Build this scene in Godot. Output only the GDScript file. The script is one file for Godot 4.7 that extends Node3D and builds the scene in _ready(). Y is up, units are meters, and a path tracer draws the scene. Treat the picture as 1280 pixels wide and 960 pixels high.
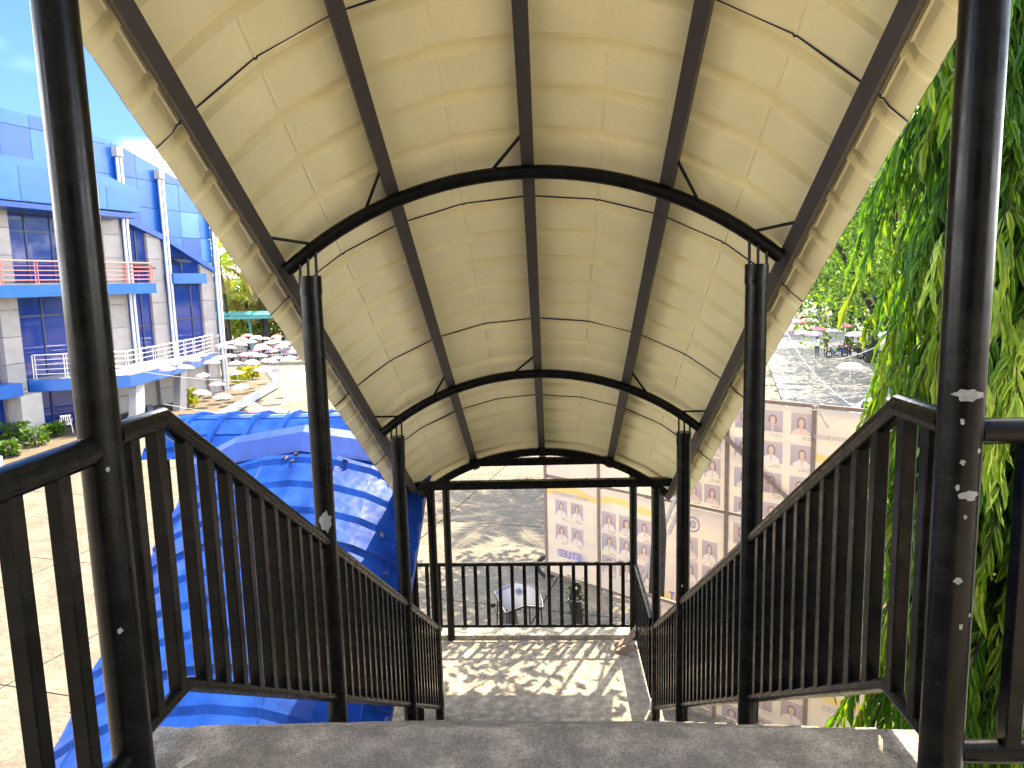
extends Node3D

const CAMY := 7.0
var cam_basis: Basis
var rng := RandomNumberGenerator.new()
var M := {}
var taken := {}
var noise := FastNoiseLite.new()

# ------------------------------------------------------------------ helpers
func numbered(n: String) -> String:
	if not taken.has(n):
		taken[n] = 0
		return n
	taken[n] += 1
	return "%s_%03d" % [n, taken[n]]

func tag(o: Node, label: String, category: String, group := "") -> void:
	o.set_meta("label", label)
	o.set_meta("category", category)
	if group != "":
		o.set_meta("group", group)

func thing(called: String, label: String, category: String, at := Vector3.ZERO, turn := 0.0, group := "") -> Node3D:
	var o := Node3D.new()
	o.name = numbered(called)
	add_child(o)
	o.position = at
	o.rotation.y = turn
	tag(o, label, category, group)
	return o

func dup(o: Node3D, called: String, at: Vector3, turn: float, label := "") -> Node3D:
	var c: Node3D = o.duplicate()
	c.name = numbered(called)
	add_child(c)
	c.position = at
	c.rotation.y = turn
	if label != "":
		c.set_meta("label", label)
	return c

func struct(o: Node) -> Node:
	o.set_meta("kind", "structure")
	return o

func S() -> SurfaceTool:
	var s := SurfaceTool.new()
	s.begin(Mesh.PRIMITIVE_TRIANGLES)
	s.set_smooth_group(-1)
	return s

func fin(s: SurfaceTool) -> ArrayMesh:
	s.generate_normals()
	return s.commit()

func put(called: String, mesh: Mesh, m: Material, parent: Node = self, xf := Transform3D.IDENTITY) -> MeshInstance3D:
	var o := MeshInstance3D.new()
	o.name = numbered(called) if parent == self else called
	o.mesh = mesh
	if m:
		o.material_override = m
	o.transform = xf
	parent.add_child(o, true)
	return o

func obj(called: String, s: SurfaceTool, m: Material, parent: Node = self) -> MeshInstance3D:
	return put(called, fin(s), m, parent)

func tri(s: SurfaceTool, a: Vector3, b: Vector3, c: Vector3) -> void:
	s.add_vertex(a)
	s.add_vertex(b)
	s.add_vertex(c)

func quad(s: SurfaceTool, a: Vector3, b: Vector3, c: Vector3, d: Vector3) -> void:
	tri(s, a, b, c)
	tri(s, a, c, d)

# box with small chamfers on the four edges along Y (or plain when ch = 0)
func box(s: SurfaceTool, c: Vector3, z: Vector3, b := Basis.IDENTITY) -> void:
	var h := z * 0.5
	var v := []
	for i in 8:
		v.append(c + b * Vector3(h.x if i & 1 else -h.x, h.y if i & 2 else -h.y, h.z if i & 4 else -h.z))
	quad(s, v[4], v[6], v[7], v[5])
	quad(s, v[1], v[3], v[2], v[0])
	quad(s, v[5], v[7], v[3], v[1])
	quad(s, v[0], v[2], v[6], v[4])
	quad(s, v[6], v[2], v[3], v[7])
	quad(s, v[0], v[4], v[5], v[1])

func boxm(z: Vector3) -> ArrayMesh:
	var s := S()
	box(s, Vector3.ZERO, z)
	return fin(s)

func beam(s: SurfaceTool, a: Vector3, b: Vector3, w: float, h: float, up := Vector3.UP) -> void:
	var t := (b - a).normalized()
	var x := up.cross(t).normalized()
	var y := t.cross(x)
	box(s, (a + b) * 0.5, Vector3(w, h, a.distance_to(b)), Basis(x, y, t))

# tube through points; r may be a float or an array
func tube(s: SurfaceTool, pts: Array, r, n := 10, cap := true) -> void:
	var rings := []
	var prev := Vector3.ZERO
	for i in pts.size():
		var t: Vector3
		var k := 1.0
		if i == 0:
			t = (pts[1] - pts[0]).normalized()
		elif i == pts.size() - 1:
			t = (pts[i] - pts[i - 1]).normalized()
		else:
			var t0: Vector3 = (pts[i] - pts[i - 1]).normalized()
			var t1: Vector3 = (pts[i + 1] - pts[i]).normalized()
			t = (t0 + t1).normalized()
			k = 1.0 / maxf(0.5, t.dot(t0))
		var ref := Vector3.UP if absf(t.y) < 0.9 else Vector3.RIGHT
		if prev != Vector3.ZERO:
			ref = prev
		var x := ref.cross(t)
		if x.length() < 0.01:
			x = Vector3(0.3, 0.5, 0.8).cross(t)
		x = x.normalized()
		var y := t.cross(x).normalized()
		prev = y
		var rad: float = r[i] if r is Array else r
		var ring := []
		for j in n:
			var a := TAU * j / n
			ring.append(pts[i] + (x * cos(a) + y * sin(a)) * rad)
		rings.append(ring)
	s.set_smooth_group(1)
	for i in rings.size() - 1:
		for j in n:
			var j2 := (j + 1) % n
			quad(s, rings[i][j], rings[i][j2], rings[i + 1][j2], rings[i + 1][j])
	s.set_smooth_group(-1)
	if cap:
		for j in n:
			var j2 := (j + 1) % n
			tri(s, pts[0], rings[0][j2], rings[0][j])
			tri(s, pts[-1], rings[-1][j], rings[-1][j2])

func ellip(s: SurfaceTool, c: Vector3, r: Vector3, b := Basis.IDENTITY, nu := 12, nv := 8, v0 := 0.0, v1 := 1.0) -> void:
	s.set_smooth_group(1)
	for i in nv:
		var ta := PI * lerpf(v0, v1, float(i) / nv)
		var tb := PI * lerpf(v0, v1, float(i + 1) / nv)
		for j in nu:
			var pa := TAU * j / nu
			var pb := TAU * (j + 1) / nu
			var p := []
			for q in [[ta, pa], [ta, pb], [tb, pb], [tb, pa]]:
				p.append(c + b * Vector3(r.x * sin(q[0]) * cos(q[1]), r.y * cos(q[0]), r.z * sin(q[0]) * sin(q[1])))
			quad(s, p[0], p[1], p[2], p[3])
	s.set_smooth_group(-1)

# polygon in the XY plane pushed out along Z
func prism(s: SurfaceTool, poly: PackedVector2Array, z0: float, z1: float) -> void:
	var p := poly
	if Geometry2D.is_polygon_clockwise(p):
		p = p.duplicate()
		p.reverse()
	var id := Geometry2D.triangulate_polygon(p)
	for i in range(0, id.size(), 3):
		var a := p[id[i]]
		var b := p[id[i + 1]]
		var c := p[id[i + 2]]
		tri(s, Vector3(a.x, a.y, z1), Vector3(b.x, b.y, z1), Vector3(c.x, c.y, z1))
		tri(s, Vector3(a.x, a.y, z0), Vector3(c.x, c.y, z0), Vector3(b.x, b.y, z0))
	for i in p.size():
		var a := p[i]
		var b := p[(i + 1) % p.size()]
		quad(s, Vector3(a.x, a.y, z0), Vector3(b.x, b.y, z0), Vector3(b.x, b.y, z1), Vector3(a.x, a.y, z1))

func torus(s: SurfaceTool, c: Vector3, R: float, r: float, b := Basis.IDENTITY, n := 20, m := 8) -> void:
	s.set_smooth_group(1)
	for i in n:
		for j in m:
			var q := []
			for e in [[i, j], [i + 1, j], [i + 1, j + 1], [i, j + 1]]:
				var a: float = TAU * e[0] / n
				var d: float = TAU * e[1] / m
				q.append(c + b * Vector3(r * sin(d), (R + r * cos(d)) * cos(a), (R + r * cos(d)) * sin(a)))
			quad(s, q[0], q[1], q[2], q[3])
	s.set_smooth_group(-1)

# a photo pixel gives a direction; the distance comes from a known height
func g(px: float, py: float, h := 0.0) -> Vector3:
	var d := cam_basis * Vector3((px - 640.0) / 927.0, -(py - 480.0) / 927.0, -1.0)
	return Vector3(0, CAMY, 0) + d * ((h - CAMY) / d.y)

func gz(px: float, py: float, z: float) -> Vector3:
	var d := cam_basis * Vector3((px - 640.0) / 927.0, -(py - 480.0) / 927.0, -1.0)
	return Vector3(0, CAMY, 0) + d * (z / d.z)

# ------------------------------------------------------------------ materials
func img_noise(seed_: int, freq: float, oct: int, lo: float, hi: float, size := 512, contrast := 1.0) -> Image:
	var n := FastNoiseLite.new()
	n.seed = seed_
	n.noise_type = FastNoiseLite.TYPE_SIMPLEX_SMOOTH
	n.frequency = freq
	n.fractal_octaves = oct
	var im := n.get_seamless_image(size, size)
	im.convert(Image.FORMAT_RGB8)
	var d := im.get_data()
	for i in d.size():
		var v: float = clampf((d[i] / 255.0 - 0.5) * contrast + 0.5, 0.0, 1.0)
		d[i] = int(255.0 * lerpf(lo, hi, v))
	return Image.create_from_data(size, size, false, Image.FORMAT_RGB8, d)

func mul(a: Image, b: Image) -> Image:
	var da := a.get_data()
	var db := b.get_data()
	for i in da.size():
		da[i] = (da[i] * db[i]) / 255
	return Image.create_from_data(a.get_width(), a.get_height(), false, Image.FORMAT_RGB8, da)

func tx(im: Image) -> ImageTexture:
	var c: Image = im.duplicate()
	c.generate_mipmaps()
	return ImageTexture.create_from_image(c)

func nrm(im: Image, k: float) -> ImageTexture:
	var j := im.duplicate()
	j.convert(Image.FORMAT_RGBA8)
	j.bump_map_to_normal_map(k)
	return tx(j)

func mat(r: float, gg: float, b: float, rough := 0.6, metal := 0.0) -> StandardMaterial3D:
	var m := StandardMaterial3D.new()
	m.albedo_color = Color(r, gg, b).linear_to_srgb()
	m.roughness = rough
	m.metallic = metal
	m.cull_mode = BaseMaterial3D.CULL_DISABLED
	return m

func tri_tex(m: StandardMaterial3D, t: Texture2D, scale: float, n: Texture2D = null, ns := 1.0, world := true) -> StandardMaterial3D:
	m.uv1_triplanar = true
	m.uv1_world_triplanar = world
	m.uv1_scale = Vector3.ONE * scale
	if t:
		m.albedo_texture = t
	if n:
		m.normal_enabled = true
		m.normal_texture = n
		m.normal_scale = ns
	return m

func leafmat(r: float, gg: float, b: float, rough := 0.5, back := 0.6) -> StandardMaterial3D:
	var m := mat(r, gg, b, rough)
	m.vertex_color_use_as_albedo = true
	m.backlight_enabled = true
	m.backlight = Color(0.95 * back, 1.0 * back, 0.45 * back)
	return m

func make_materials() -> void:
	var fine := img_noise(3, 0.09, 5, 0.84, 1.0, 512, 1.3)
	var coarse := img_noise(5, 0.008, 5, 0.86, 1.0, 512, 1.5)
	var blotch := img_noise(9, 0.02, 4, 0.88, 1.0, 512, 1.8)
	var conc := mul(mul(fine, coarse), blotch)
	var rough_n := nrm(img_noise(13, 0.06, 5, 0.0, 1.0, 512, 1.3), 6.0)
	var soft_n := nrm(img_noise(17, 0.012, 3, 0.0, 1.0, 512, 1.0), 5.0)
	var conc_t := tx(conc)
	var coarse_t := tx(mul(coarse, img_noise(21, 0.05, 3, 0.9, 1.0)))
	# pitted concrete of the stair with darker grime speckle
	var speck := img_noise(31, 0.22, 4, 0.76, 1.0, 512, 1.8)
	M.stair = tri_tex(mat(0.72, 0.62, 0.48, 0.92), tx(mul(mul(conc, speck), img_noise(33, 0.012, 5, 0.82, 1.0, 512, 2.0))), 1.0, rough_n, 0.8)
	M.concrete = tri_tex(mat(0.205, 0.17, 0.118, 0.9), conc_t, 0.23, rough_n, 0.5)
	M.concrete_b = tri_tex(mat(0.195, 0.16, 0.112, 0.9), conc_t, 0.19, rough_n, 0.5)
	M.ground = tri_tex(mat(0.24, 0.21, 0.155, 0.95), conc_t, 0.11)
	M.road = tri_tex(mat(0.27, 0.262, 0.245, 0.9), conc_t, 0.15)
	M.soil = tri_tex(mat(0.16, 0.12, 0.07, 0.95), conc_t, 0.4)
	M.grass = tri_tex(mat(0.10, 0.14, 0.04, 0.95), conc_t, 0.5)
	M.kerb = tri_tex(mat(0.50, 0.60, 0.64, 0.85), conc_t, 0.5)
	# black enamel with worn, dusty specks
	var wear := Image.create(512, 512, false, Image.FORMAT_RGB8)
	var nz := FastNoiseLite.new()
	nz.seed = 41
	nz.frequency = 0.012
	nz.fractal_octaves = 4
	var nim := nz.get_seamless_image(512, 512)
	var nz2 := FastNoiseLite.new()
	nz2.seed = 47
	nz2.frequency = 0.16
	var nim2 := nz2.get_seamless_image(512, 512)
	for y in 512:
		for x in 512:
			var a := nim.get_pixel(x, y).r
			var b := nim2.get_pixel(x, y).r
			var dust := smoothstep(0.52, 0.8, a)
			var c := Color(0.042, 0.046, 0.046).lerp(Color(0.16, 0.145, 0.125), dust * (0.25 + 0.75 * b) * 0.42)
			if b > 0.88 and a > 0.5:
				c = Color(0.42, 0.41, 0.38)
			wear.set_pixel(x, y, c)
	M.paint = tri_tex(mat(1, 1, 1, 0.3), tx(wear), 1.7, null, 0.0, false)
	M.paint.roughness_texture = tx(img_noise(53, 0.02, 4, 0.6, 1.0, 256, 1.6))
	M.paint.roughness = 0.36
	M.paint.metallic_specular = 0.3
	M.purlin = tri_tex(mat(0.055, 0.045, 0.04, 0.55), coarse_t, 2.2, soft_n, 0.4)
	M.chip = tri_tex(mat(0.30, 0.31, 0.285, 0.85), coarse_t, 9.0)
	M.cream = tri_tex(mat(0.93, 0.85, 0.50, 0.45), tx(mul(img_noise(61, 0.006, 4, 0.94, 1.0, 512, 1.2), img_noise(63, 0.1, 3, 0.96, 1.0))), 0.55, soft_n, 0.25)
	M.blue_roof = tri_tex(mat(0.014, 0.064, 0.33, 0.3), tx(mul(img_noise(71, 0.01, 5, 0.72, 1.0, 512, 1.7), img_noise(73, 0.08, 3, 0.88, 1.0))), 0.45, soft_n, 0.45)
	M.blue_roof.metallic_specular = 0.12
	M.blue_flash = tri_tex(mat(0.012, 0.055, 0.29, 0.45), coarse_t, 0.8, soft_n, 0.3)
	M.dry = tri_tex(mat(0.15, 0.095, 0.055, 0.9), coarse_t, 6.0)
	M.bark = tri_tex(mat(0.13, 0.115, 0.095, 0.95), tx(mul(img_noise(81, 0.03, 5, 0.25, 1.2, 512, 2.4), fine)), 1.2, nrm(img_noise(83, 0.03, 5, 0, 1, 512, 2.0), 9.0), 1.6)
	# building
	var pale_t := tx(img_noise(91, 0.01, 4, 0.93, 1.0, 256, 1.5))
	M.fp = []
	for c in [[0.008, 0.095, 0.38], [0.014, 0.12, 0.42], [0.05, 0.19, 0.46], [0.006, 0.068, 0.32], [0.011, 0.108, 0.40]]:
		var fm := tri_tex(mat(c[0], c[1], c[2], 0.35), pale_t, 0.35)
		fm.metallic = 0.1
		M.fp.append(fm)
	M.white_wall = tri_tex(mat(0.40, 0.38, 0.36, 0.7), pale_t, 0.4)
	M.clad = tri_tex(mat(0.31, 0.295, 0.285, 0.6), pale_t, 0.5)
	M.clad_b = tri_tex(mat(0.34, 0.32, 0.31, 0.6), pale_t, 0.6)
	M.pipe = mat(0.5, 0.51, 0.54, 0.3, 0.3)
	M.steel = mat(0.6, 0.6, 0.6, 0.3, 0.7)
	M.glass = mat(0.008, 0.03, 0.19, 0.05, 0.0)
	M.glass.metallic_specular = 0.6
	M.frame = mat(0.02, 0.03, 0.08, 0.5)
	M.red_rail = mat(0.55, 0.17, 0.14, 0.5)
	M.white_rail = mat(0.75, 0.68, 0.68, 0.5)
	M.plastic = mat(0.72, 0.66, 0.52, 0.5)
	M.dark = mat(0.02, 0.022, 0.03, 0.6)
	M.teal = tri_tex(mat(0.05, 0.28, 0.30, 0.5), coarse_t, 0.5)
	# boards
	M.wood = tri_tex(mat(0.24, 0.17, 0.13, 0.85), coarse_t, 1.6)
	M.pale_wood = tri_tex(mat(0.5, 0.44, 0.36, 0.8), coarse_t, 2.0)
	M.tarp_edge = mat(0.7, 0.68, 0.62, 0.6)
	M.letter_blue = mat(0.17, 0.16, 0.48, 0.6)
	M.letter_grey = mat(0.33, 0.31, 0.30, 0.6)
	M.letter_gold = mat(0.74, 0.56, 0.17, 0.6)
	M.rope = mat(0.38, 0.38, 0.36, 0.8)
	M.tyre = mat(0.018, 0.018, 0.018, 0.85)
	M.chrome = mat(0.6, 0.6, 0.62, 0.25, 0.8)
	M.black = mat(0.015, 0.015, 0.017, 0.4)
	M.seat = mat(0.02, 0.02, 0.022, 0.7)
	M.car_white = mat(0.75, 0.76, 0.78, 0.25)
	M.car_glass = mat(0.02, 0.025, 0.03, 0.08)
	M.lamp = mat(0.55, 0.12, 0.08, 0.3)
	M.pale_blue = mat(0.03, 0.038, 0.068, 0.7)
	M.vc = mat(1, 1, 1, 0.8)
	M.vc.vertex_color_use_as_albedo = true
	M.leaf = leafmat(1, 1, 1, 0.5, 1.0)
	M.mast = leafmat(1, 1, 1, 0.4, 1.0)
	M.palm = leafmat(1, 1, 1, 0.4, 0.9)
	M.umb = {}
	for u in [["white", 0.42, 0.34, 0.38], ["pale pink", 0.46, 0.23, 0.28], ["pink", 0.56, 0.19, 0.22], ["blue", 0.16, 0.22, 0.46], ["pale violet", 0.50, 0.44, 0.56], ["magenta", 0.62, 0.10, 0.32]]:
		var um := mat(u[1], u[2], u[3], 0.7)
		um.backlight_enabled = true
		um.backlight = Color(u[1] * 0.5, u[2] * 0.5, u[3] * 0.5)
		M.umb[u[0]] = um

func sky_tex() -> ImageTexture:
	var w := 1024
	var h := 512
	var im := Image.create(w, h, false, Image.FORMAT_RGB8)
	var n := FastNoiseLite.new()
	n.seed = 77
	n.fractal_octaves = 6
	n.frequency = 1.0
	n.noise_type = FastNoiseLite.TYPE_SIMPLEX_SMOOTH
	for y in h:
		var el := PI * (0.5 - (y + 0.5) / h)
		for x in w:
			var az := TAU * (x + 0.5) / w
			var d := Vector3(cos(el) * sin(az), sin(el), cos(el) * cos(az))
			var t := clampf(d.y, 0.0, 1.0)
			var c := Color(0.34, 0.43, 0.56).lerp(Color(0.065, 0.135, 0.27), pow(t, 0.28))
			if d.y > 0.0:
				var q := d / (d.y + 0.22)
				var f := n.get_noise_3d(q.x * 0.9, q.z * 0.9, 3.0) + 0.35 * n.get_noise_3d(q.x * 2.6, q.z * 0.9, 9.0)
				# white cloud bank low over the horizon, wisps above
				var cov := 0.95 * smoothstep(0.31, 0.15, d.y) + 0.35 * smoothstep(0.5, 0.8, d.y)
				var k := smoothstep(-0.02, 0.36, f + 0.55 * cov - 0.16)
				c = c.lerp(Color(1.0, 0.985, 0.955), k * 0.95)
			else:
				c = Color(0.50, 0.52, 0.50)
			im.set_pixel(x, y, c)
	return ImageTexture.create_from_image(im)

# ------------------------------------------------------------------ camera, sky, sun
func setup_view() -> void:
	var cam := Camera3D.new()
	cam.name = "camera"
	cam.position = Vector3(0, CAMY, 0)
	cam.rotation_degrees = Vector3(-7.954, 2.877, -1.504)
	cam.fov = 54.75
	cam.near = 0.05
	cam.far = 1500.0
	add_child(cam)
	cam.current = true
	cam_basis = cam.transform.basis
	var sm := PanoramaSkyMaterial.new()
	sm.panorama = sky_tex()
	sm.energy_multiplier = 1.0
	var sky := Sky.new()
	sky.sky_material = sm
	var e := Environment.new()
	e.background_mode = Environment.BG_SKY
	e.sky = sky
	e.background_energy_multiplier = 2.2
	e.tonemap_mode = Environment.TONE_MAPPER_LINEAR
	e.tonemap_exposure = 7.9
	e.sdfgi_enabled = true
	e.ssao_enabled = true
	e.ssil_enabled = true
	var we := WorldEnvironment.new()
	we.name = "environment"
	we.environment = e
	add_child(we)
	var sun := DirectionalLight3D.new()
	sun.name = "sun"
	sun.light_energy = 0.82
	sun.light_color = Color(1.0, 0.93, 0.80)
	sun.light_angular_distance = 0.5
	sun.shadow_enabled = true
	var el := deg_to_rad(61.0)
	var az := deg_to_rad(23.0)
	var to_sun := Vector3(sin(az) * cos(el), sin(el), -cos(az) * cos(el))
	add_child(sun)
	sun.look_at_from_position(Vector3.ZERO, -to_sun, Vector3(0, 0, 1))

# ------------------------------------------------------------------ ground
const GD := Vector3(0.2368, 0, -0.9716)   # the campus grid runs this way
const GN := Vector3(0.9716, 0, 0.2368)
const FO := Vector3(-24.389, 0, -35.672)

func gridxf(o: Vector3) -> Transform3D:
	return Transform3D(Basis(GD, Vector3.UP, GN), o)

func build_ground() -> void:
	var s := S()
	quad(s, Vector3(-700, -0.12, -900), Vector3(700, -0.12, -900), Vector3(700, -0.12, 200), Vector3(-700, -0.12, 200))
	struct(obj("ground", s, M.ground))
	# plaza: cast slabs with open joints
	var plaza := Node3D.new()
	plaza.name = "plaza"
	add_child(plaza)
	struct(plaza)
	var sw := 4.3
	var sl := 5.2
	var mesh := boxm(Vector3(sl - 0.035, 0.12, sw - 0.035))
	for i in range(-1, 10):
		for j in range(-1, 7):
			var p := Vector3(-18.0, -0.06, -6.0) + GD * (i * sl) + GN * (j * sw)
			if p.z > -7.0 or (p - Vector3(9.5, 0, -12.0)).dot(GN) > -6.0:
				continue
			var t := gridxf(p)
			t.origin.y += rng.randf_range(-0.004, 0.004)
			put("slab", mesh, M.concrete if rng.randf() < 0.6 else M.concrete_b, plaza, t)
	# road on the far side of the boards
	var r0 := Vector3(9.5, 0.0, -12.0)
	s = S()
	var a := r0 - GD * 40.0 - GN * 3.6
	var b := r0 + GD * 320.0 - GN * 3.6
	var w := GN * 16.1
	var up := Vector3(0, 0.004, 0)
	quad(s, a + up, b + up, b + w + up, a + w + up)
	struct(obj("road", s, M.road))
	s = S()
	var k := GN * 12.5
	beam(s, a + w + GN * 0.1 + Vector3(0, 0.05, 0), b + w + GN * 0.1 + Vector3(0, 0.05, 0), 0.2, 0.2)
	struct(obj("road_kerb", s, M.concrete))
	s = S()
	quad(s, a + w + GN * 0.2 + up, b + w + GN * 0.2 + up, b + w + GN * 60 + up, a + w + GN * 60 + up)
	struct(obj("verge", s, M.soil))

# ------------------------------------------------------------------ stair
const XL := -1.29
const XR := 1.11
const XC := -0.09
const SLOPE := 0.63
const TOPY := 5.5
const LANDY := 2.15

func step_mesh(w: float, d: float, h: float, sd: int) -> ArrayMesh:
	# a cast step with a worn, slightly uneven nosing
	var r := RandomNumberGenerator.new()
	r.seed = sd
	var s := S()
	var n := 22
	var f := []
	var t := []
	for i in n + 1:
		var x := -w * 0.5 + w * i / n
		var j := r.randf_range(-0.006, 0.006)
		f.append(Vector3(x, -h, -d * 0.5 + j))
		t.append(Vector3(x, r.randf_range(-0.003, 0.002), -d * 0.5 + j + r.randf_range(0.004, 0.012)))
	for i in n:
		quad(s, f[i], f[i + 1], t[i + 1] + Vector3(0, -0.012, -0.008), t[i] + Vector3(0, -0.012, -0.008))
		quad(s, t[i] + Vector3(0, -0.012, -0.008), t[i + 1] + Vector3(0, -0.012, -0.008), t[i + 1], t[i])
		quad(s, t[i], t[i + 1], Vector3(t[i + 1].x, 0, d * 0.5), Vector3(t[i].x, 0, d * 0.5))
	for e in [0, n]:
		quad(s, f[e], t[e], Vector3(t[e].x, 0, d * 0.5), Vector3(t[e].x, -h, d * 0.5))
	quad(s, f[0], f[n], Vector3(w * 0.5, -h, d * 0.5), Vector3(-w * 0.5, -h, d * 0.5))
	quad(s, Vector3(-w * 0.5, -h, d * 0.5), Vector3(w * 0.5, -h, d * 0.5), Vector3(w * 0.5, 0, d * 0.5), Vector3(-w * 0.5, 0, d * 0.5))
	return fin(s)

func build_stair() -> void:
	var st := thing("concrete_staircase", "weathered concrete staircase running down under the arched canopy to a landing", "staircase")
	var m := step_mesh(2.58, 4.8, 0.22, 5)
	put("top_platform", m, M.stair, st, Transform3D(Basis.IDENTITY, Vector3(-0.10, TOPY, -2.33 + 2.4)))
	var s := S()
	box(s, Vector3(3.4, TOPY - 0.11, 0.1), Vector3(4.4, 0.215, 4.2))
	obj("side_platform", s, M.stair, st)
	for p in [Vector3(-0.9, 0, 1.8), Vector3(0.8, 0, 1.8)]:
		s = S()
		box(s, p + Vector3(0, (TOPY - 0.22) * 0.5, 0), Vector3(0.4, TOPY - 0.22, 0.4))
		obj("pier", s, M.stair, st)
	var rise := (TOPY - LANDY) / 19.0
	var vars := []
	for k in 4:
		vars.append(step_mesh(2.58, 0.36, 0.30, 11 + k))
	for k in range(1, 19):
		var o := put("step", vars[k % 4], M.stair, st)
		o.position = Vector3(-0.10 + rng.randf_range(-0.012, 0.012), TOPY - rise * k, -2.33 - 0.28 * k + 0.18)
	s = S()
	box(s, Vector3(-1.5, LANDY - 0.1, -8.6), Vector3(5.4, 0.2, 2.47))
	obj("landing", s, M.stair, st)
	s = S()
	box(s, Vector3(-1.5, LANDY + 0.03, -9.66), Vector3(5.38, 0.06, 0.28))
	obj("landing_kerb", s, M.stair, st)
	for p in [Vector3(0.9, 0, -9.2), Vector3(-4.0, 0, -9.2), Vector3(-1.5, 0, -9.2)]:
		s = S()
		box(s, p + Vector3(0, (LANDY - 0.2) * 0.5, 0), Vector3(0.3, LANDY - 0.2, 0.3))
		obj("landing_pier", s, M.stair, st)
	# lower flight back towards the plaza
	var l2 := thing("lower_staircase", "concrete lower flight of steps beneath the blue barrel roof", "staircase")
	var r2 := LANDY / 12.0
	for k in range(1, 12):
		var o := put("step", vars[k % 4], M.stair, l2)
		o.position = Vector3(-2.82, LANDY - r2 * k, -7.30 + 0.28 * k)
		o.rotation.y = PI
		o.position.z -= 0.150
	# twigs and litter on the platform
	for p in [[Vector3(-1.12, 5.505, -2.05), 0.4], [Vector3(-1.18, 5.505, -2.12), 1.1], [Vector3(0.2, 2.16, -9.3), 0.3]]:
		var t := S()
		beam(t, Vector3(-0.03, 0.006, 0), Vector3(0.03, 0.008, 0.01), 0.022, 0.006)
		var o := obj("dry_leaf", t, M.pale_wood)
		o.position = p[0]
		o.rotation.y = p[1]
		tag(o, "small pale scrap of dry litter on the concrete", "litter", "litter on the stair")

# ------------------------------------------------------------------ railings
var bal_mesh: ArrayMesh

func make_bal() -> ArrayMesh:
	var s := S()
	var h := 0.0235
	var c := 0.004
	var p := PackedVector2Array([Vector2(-h + c, -h), Vector2(h - c, -h), Vector2(h, -h + c), Vector2(h, h - c), Vector2(h - c, h), Vector2(-h + c, h), Vector2(-h, h - c), Vector2(-h, -h + c)])
	for i in 8:
		var a := p[i]
		var b := p[(i + 1) % 8]
		quad(s, Vector3(a.x, 0, a.y), Vector3(b.x, 0, b.y), Vector3(b.x, 1, b.y), Vector3(a.x, 1, a.y))
	return fin(s)

func railing(label: String, pts: Array, drop: float, bals: Array, rt := 0.038, rb := 0.026) -> Node3D:
	var t := thing("railing", label, "railing", Vector3(pts[0].x, pts[0].y - drop, pts[0].z))
	var o: Vector3 = t.position
	var top := []
	var bot := []
	for p in pts:
		top.append(p - o)
		bot.append(p - o - Vector3(0, drop, 0))
	var s := S()
	tube(s, top, rt, 14)
	obj("top_rail", s, M.paint, t)
	s = S()
	tube(s, bot, rb, 12)
	obj("bottom_rail", s, M.paint, t)
	for q in bals:
		var b := put("baluster", bal_mesh, M.paint, t)
		b.position = q - o - Vector3(0, drop, 0)
		b.scale = Vector3(1, drop - 0.008, 1)
	return t

func ytop(z: float) -> float:   # handrail height above a point of the flight
	return 6.575 - SLOPE * maxf(0.0, -z - 2.37)

func build_rails() -> void:
	bal_mesh = make_bal()
	var D := 0.945
	# left: level part beside the platform, then the flight
	for side in [[XL, "left"], [XR, "right"]]:
		var x: float = side[0]
		var b := []
		var z := -2.50
		while z > -7.78:
			var near_post := false
			for pz in [-4.03, -6.1]:
				if absf(z - pz) < 0.08:
					near_post = true
			if not near_post:
				b.append(Vector3(x, ytop(z), z))
			z -= 0.150
		b.append(Vector3(x, ytop(-7.84), -7.84))
		b.append(Vector3(x, 6.575, -2.32))
		b.append(Vector3(x, 6.575, -2.17))
		railing("black steel stair railing descending on the side facing the " + ("blue barrel roof" if x < 0 else "printed tarpaulin boards"), [Vector3(x, 6.575, -2.09), Vector3(x, 6.575, -2.37), Vector3(x, ytop(-7.86), -7.86)], D, b)
	var bl := []
	for z in [-1.83, -1.65, -1.47, -1.29, -1.1]:
		bl.append(Vector3(XL, 6.555, z))
	railing("black steel railing along the top platform beside the blue building view", [Vector3(XL, 6.555, -1.975), Vector3(XL, 6.555, 1.5)], D, bl, 0.042, 0.03)
	var br := []
	for i in 12:
		br.append(Vector3(1.305 + 0.155 * i, 6.56, -2.04))
	railing("black steel railing of the side platform in front of the drooping mast tree", [Vector3(1.165, 6.56, -2.04), Vector3(3.6, 6.56, -2.04)], D, br, 0.036, 0.034)
	# lower landing
	var be := []
	for i in 22:
		var x := 0.94 - 0.165 * i
		if absf(x + 1.40) > 0.09:
			be.append(Vector3(x, 3.22, -9.53))
	railing("black steel railing across the back of the lower landing", [Vector3(1.03, 3.22, -9.53), Vector3(-4.1, 3.22, -9.53)], 0.88, be, 0.028, 0.022)
	var bs := []
	for i in 11:
		bs.append(Vector3(1.10, 3.22, -9.38 + 0.135 * i))
	railing("black steel railing along the open side of the lower landing", [Vector3(1.10, 3.22, -9.47), Vector3(1.10, 3.20, -7.92)], 0.93, bs, 0.03, 0.022)

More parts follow.
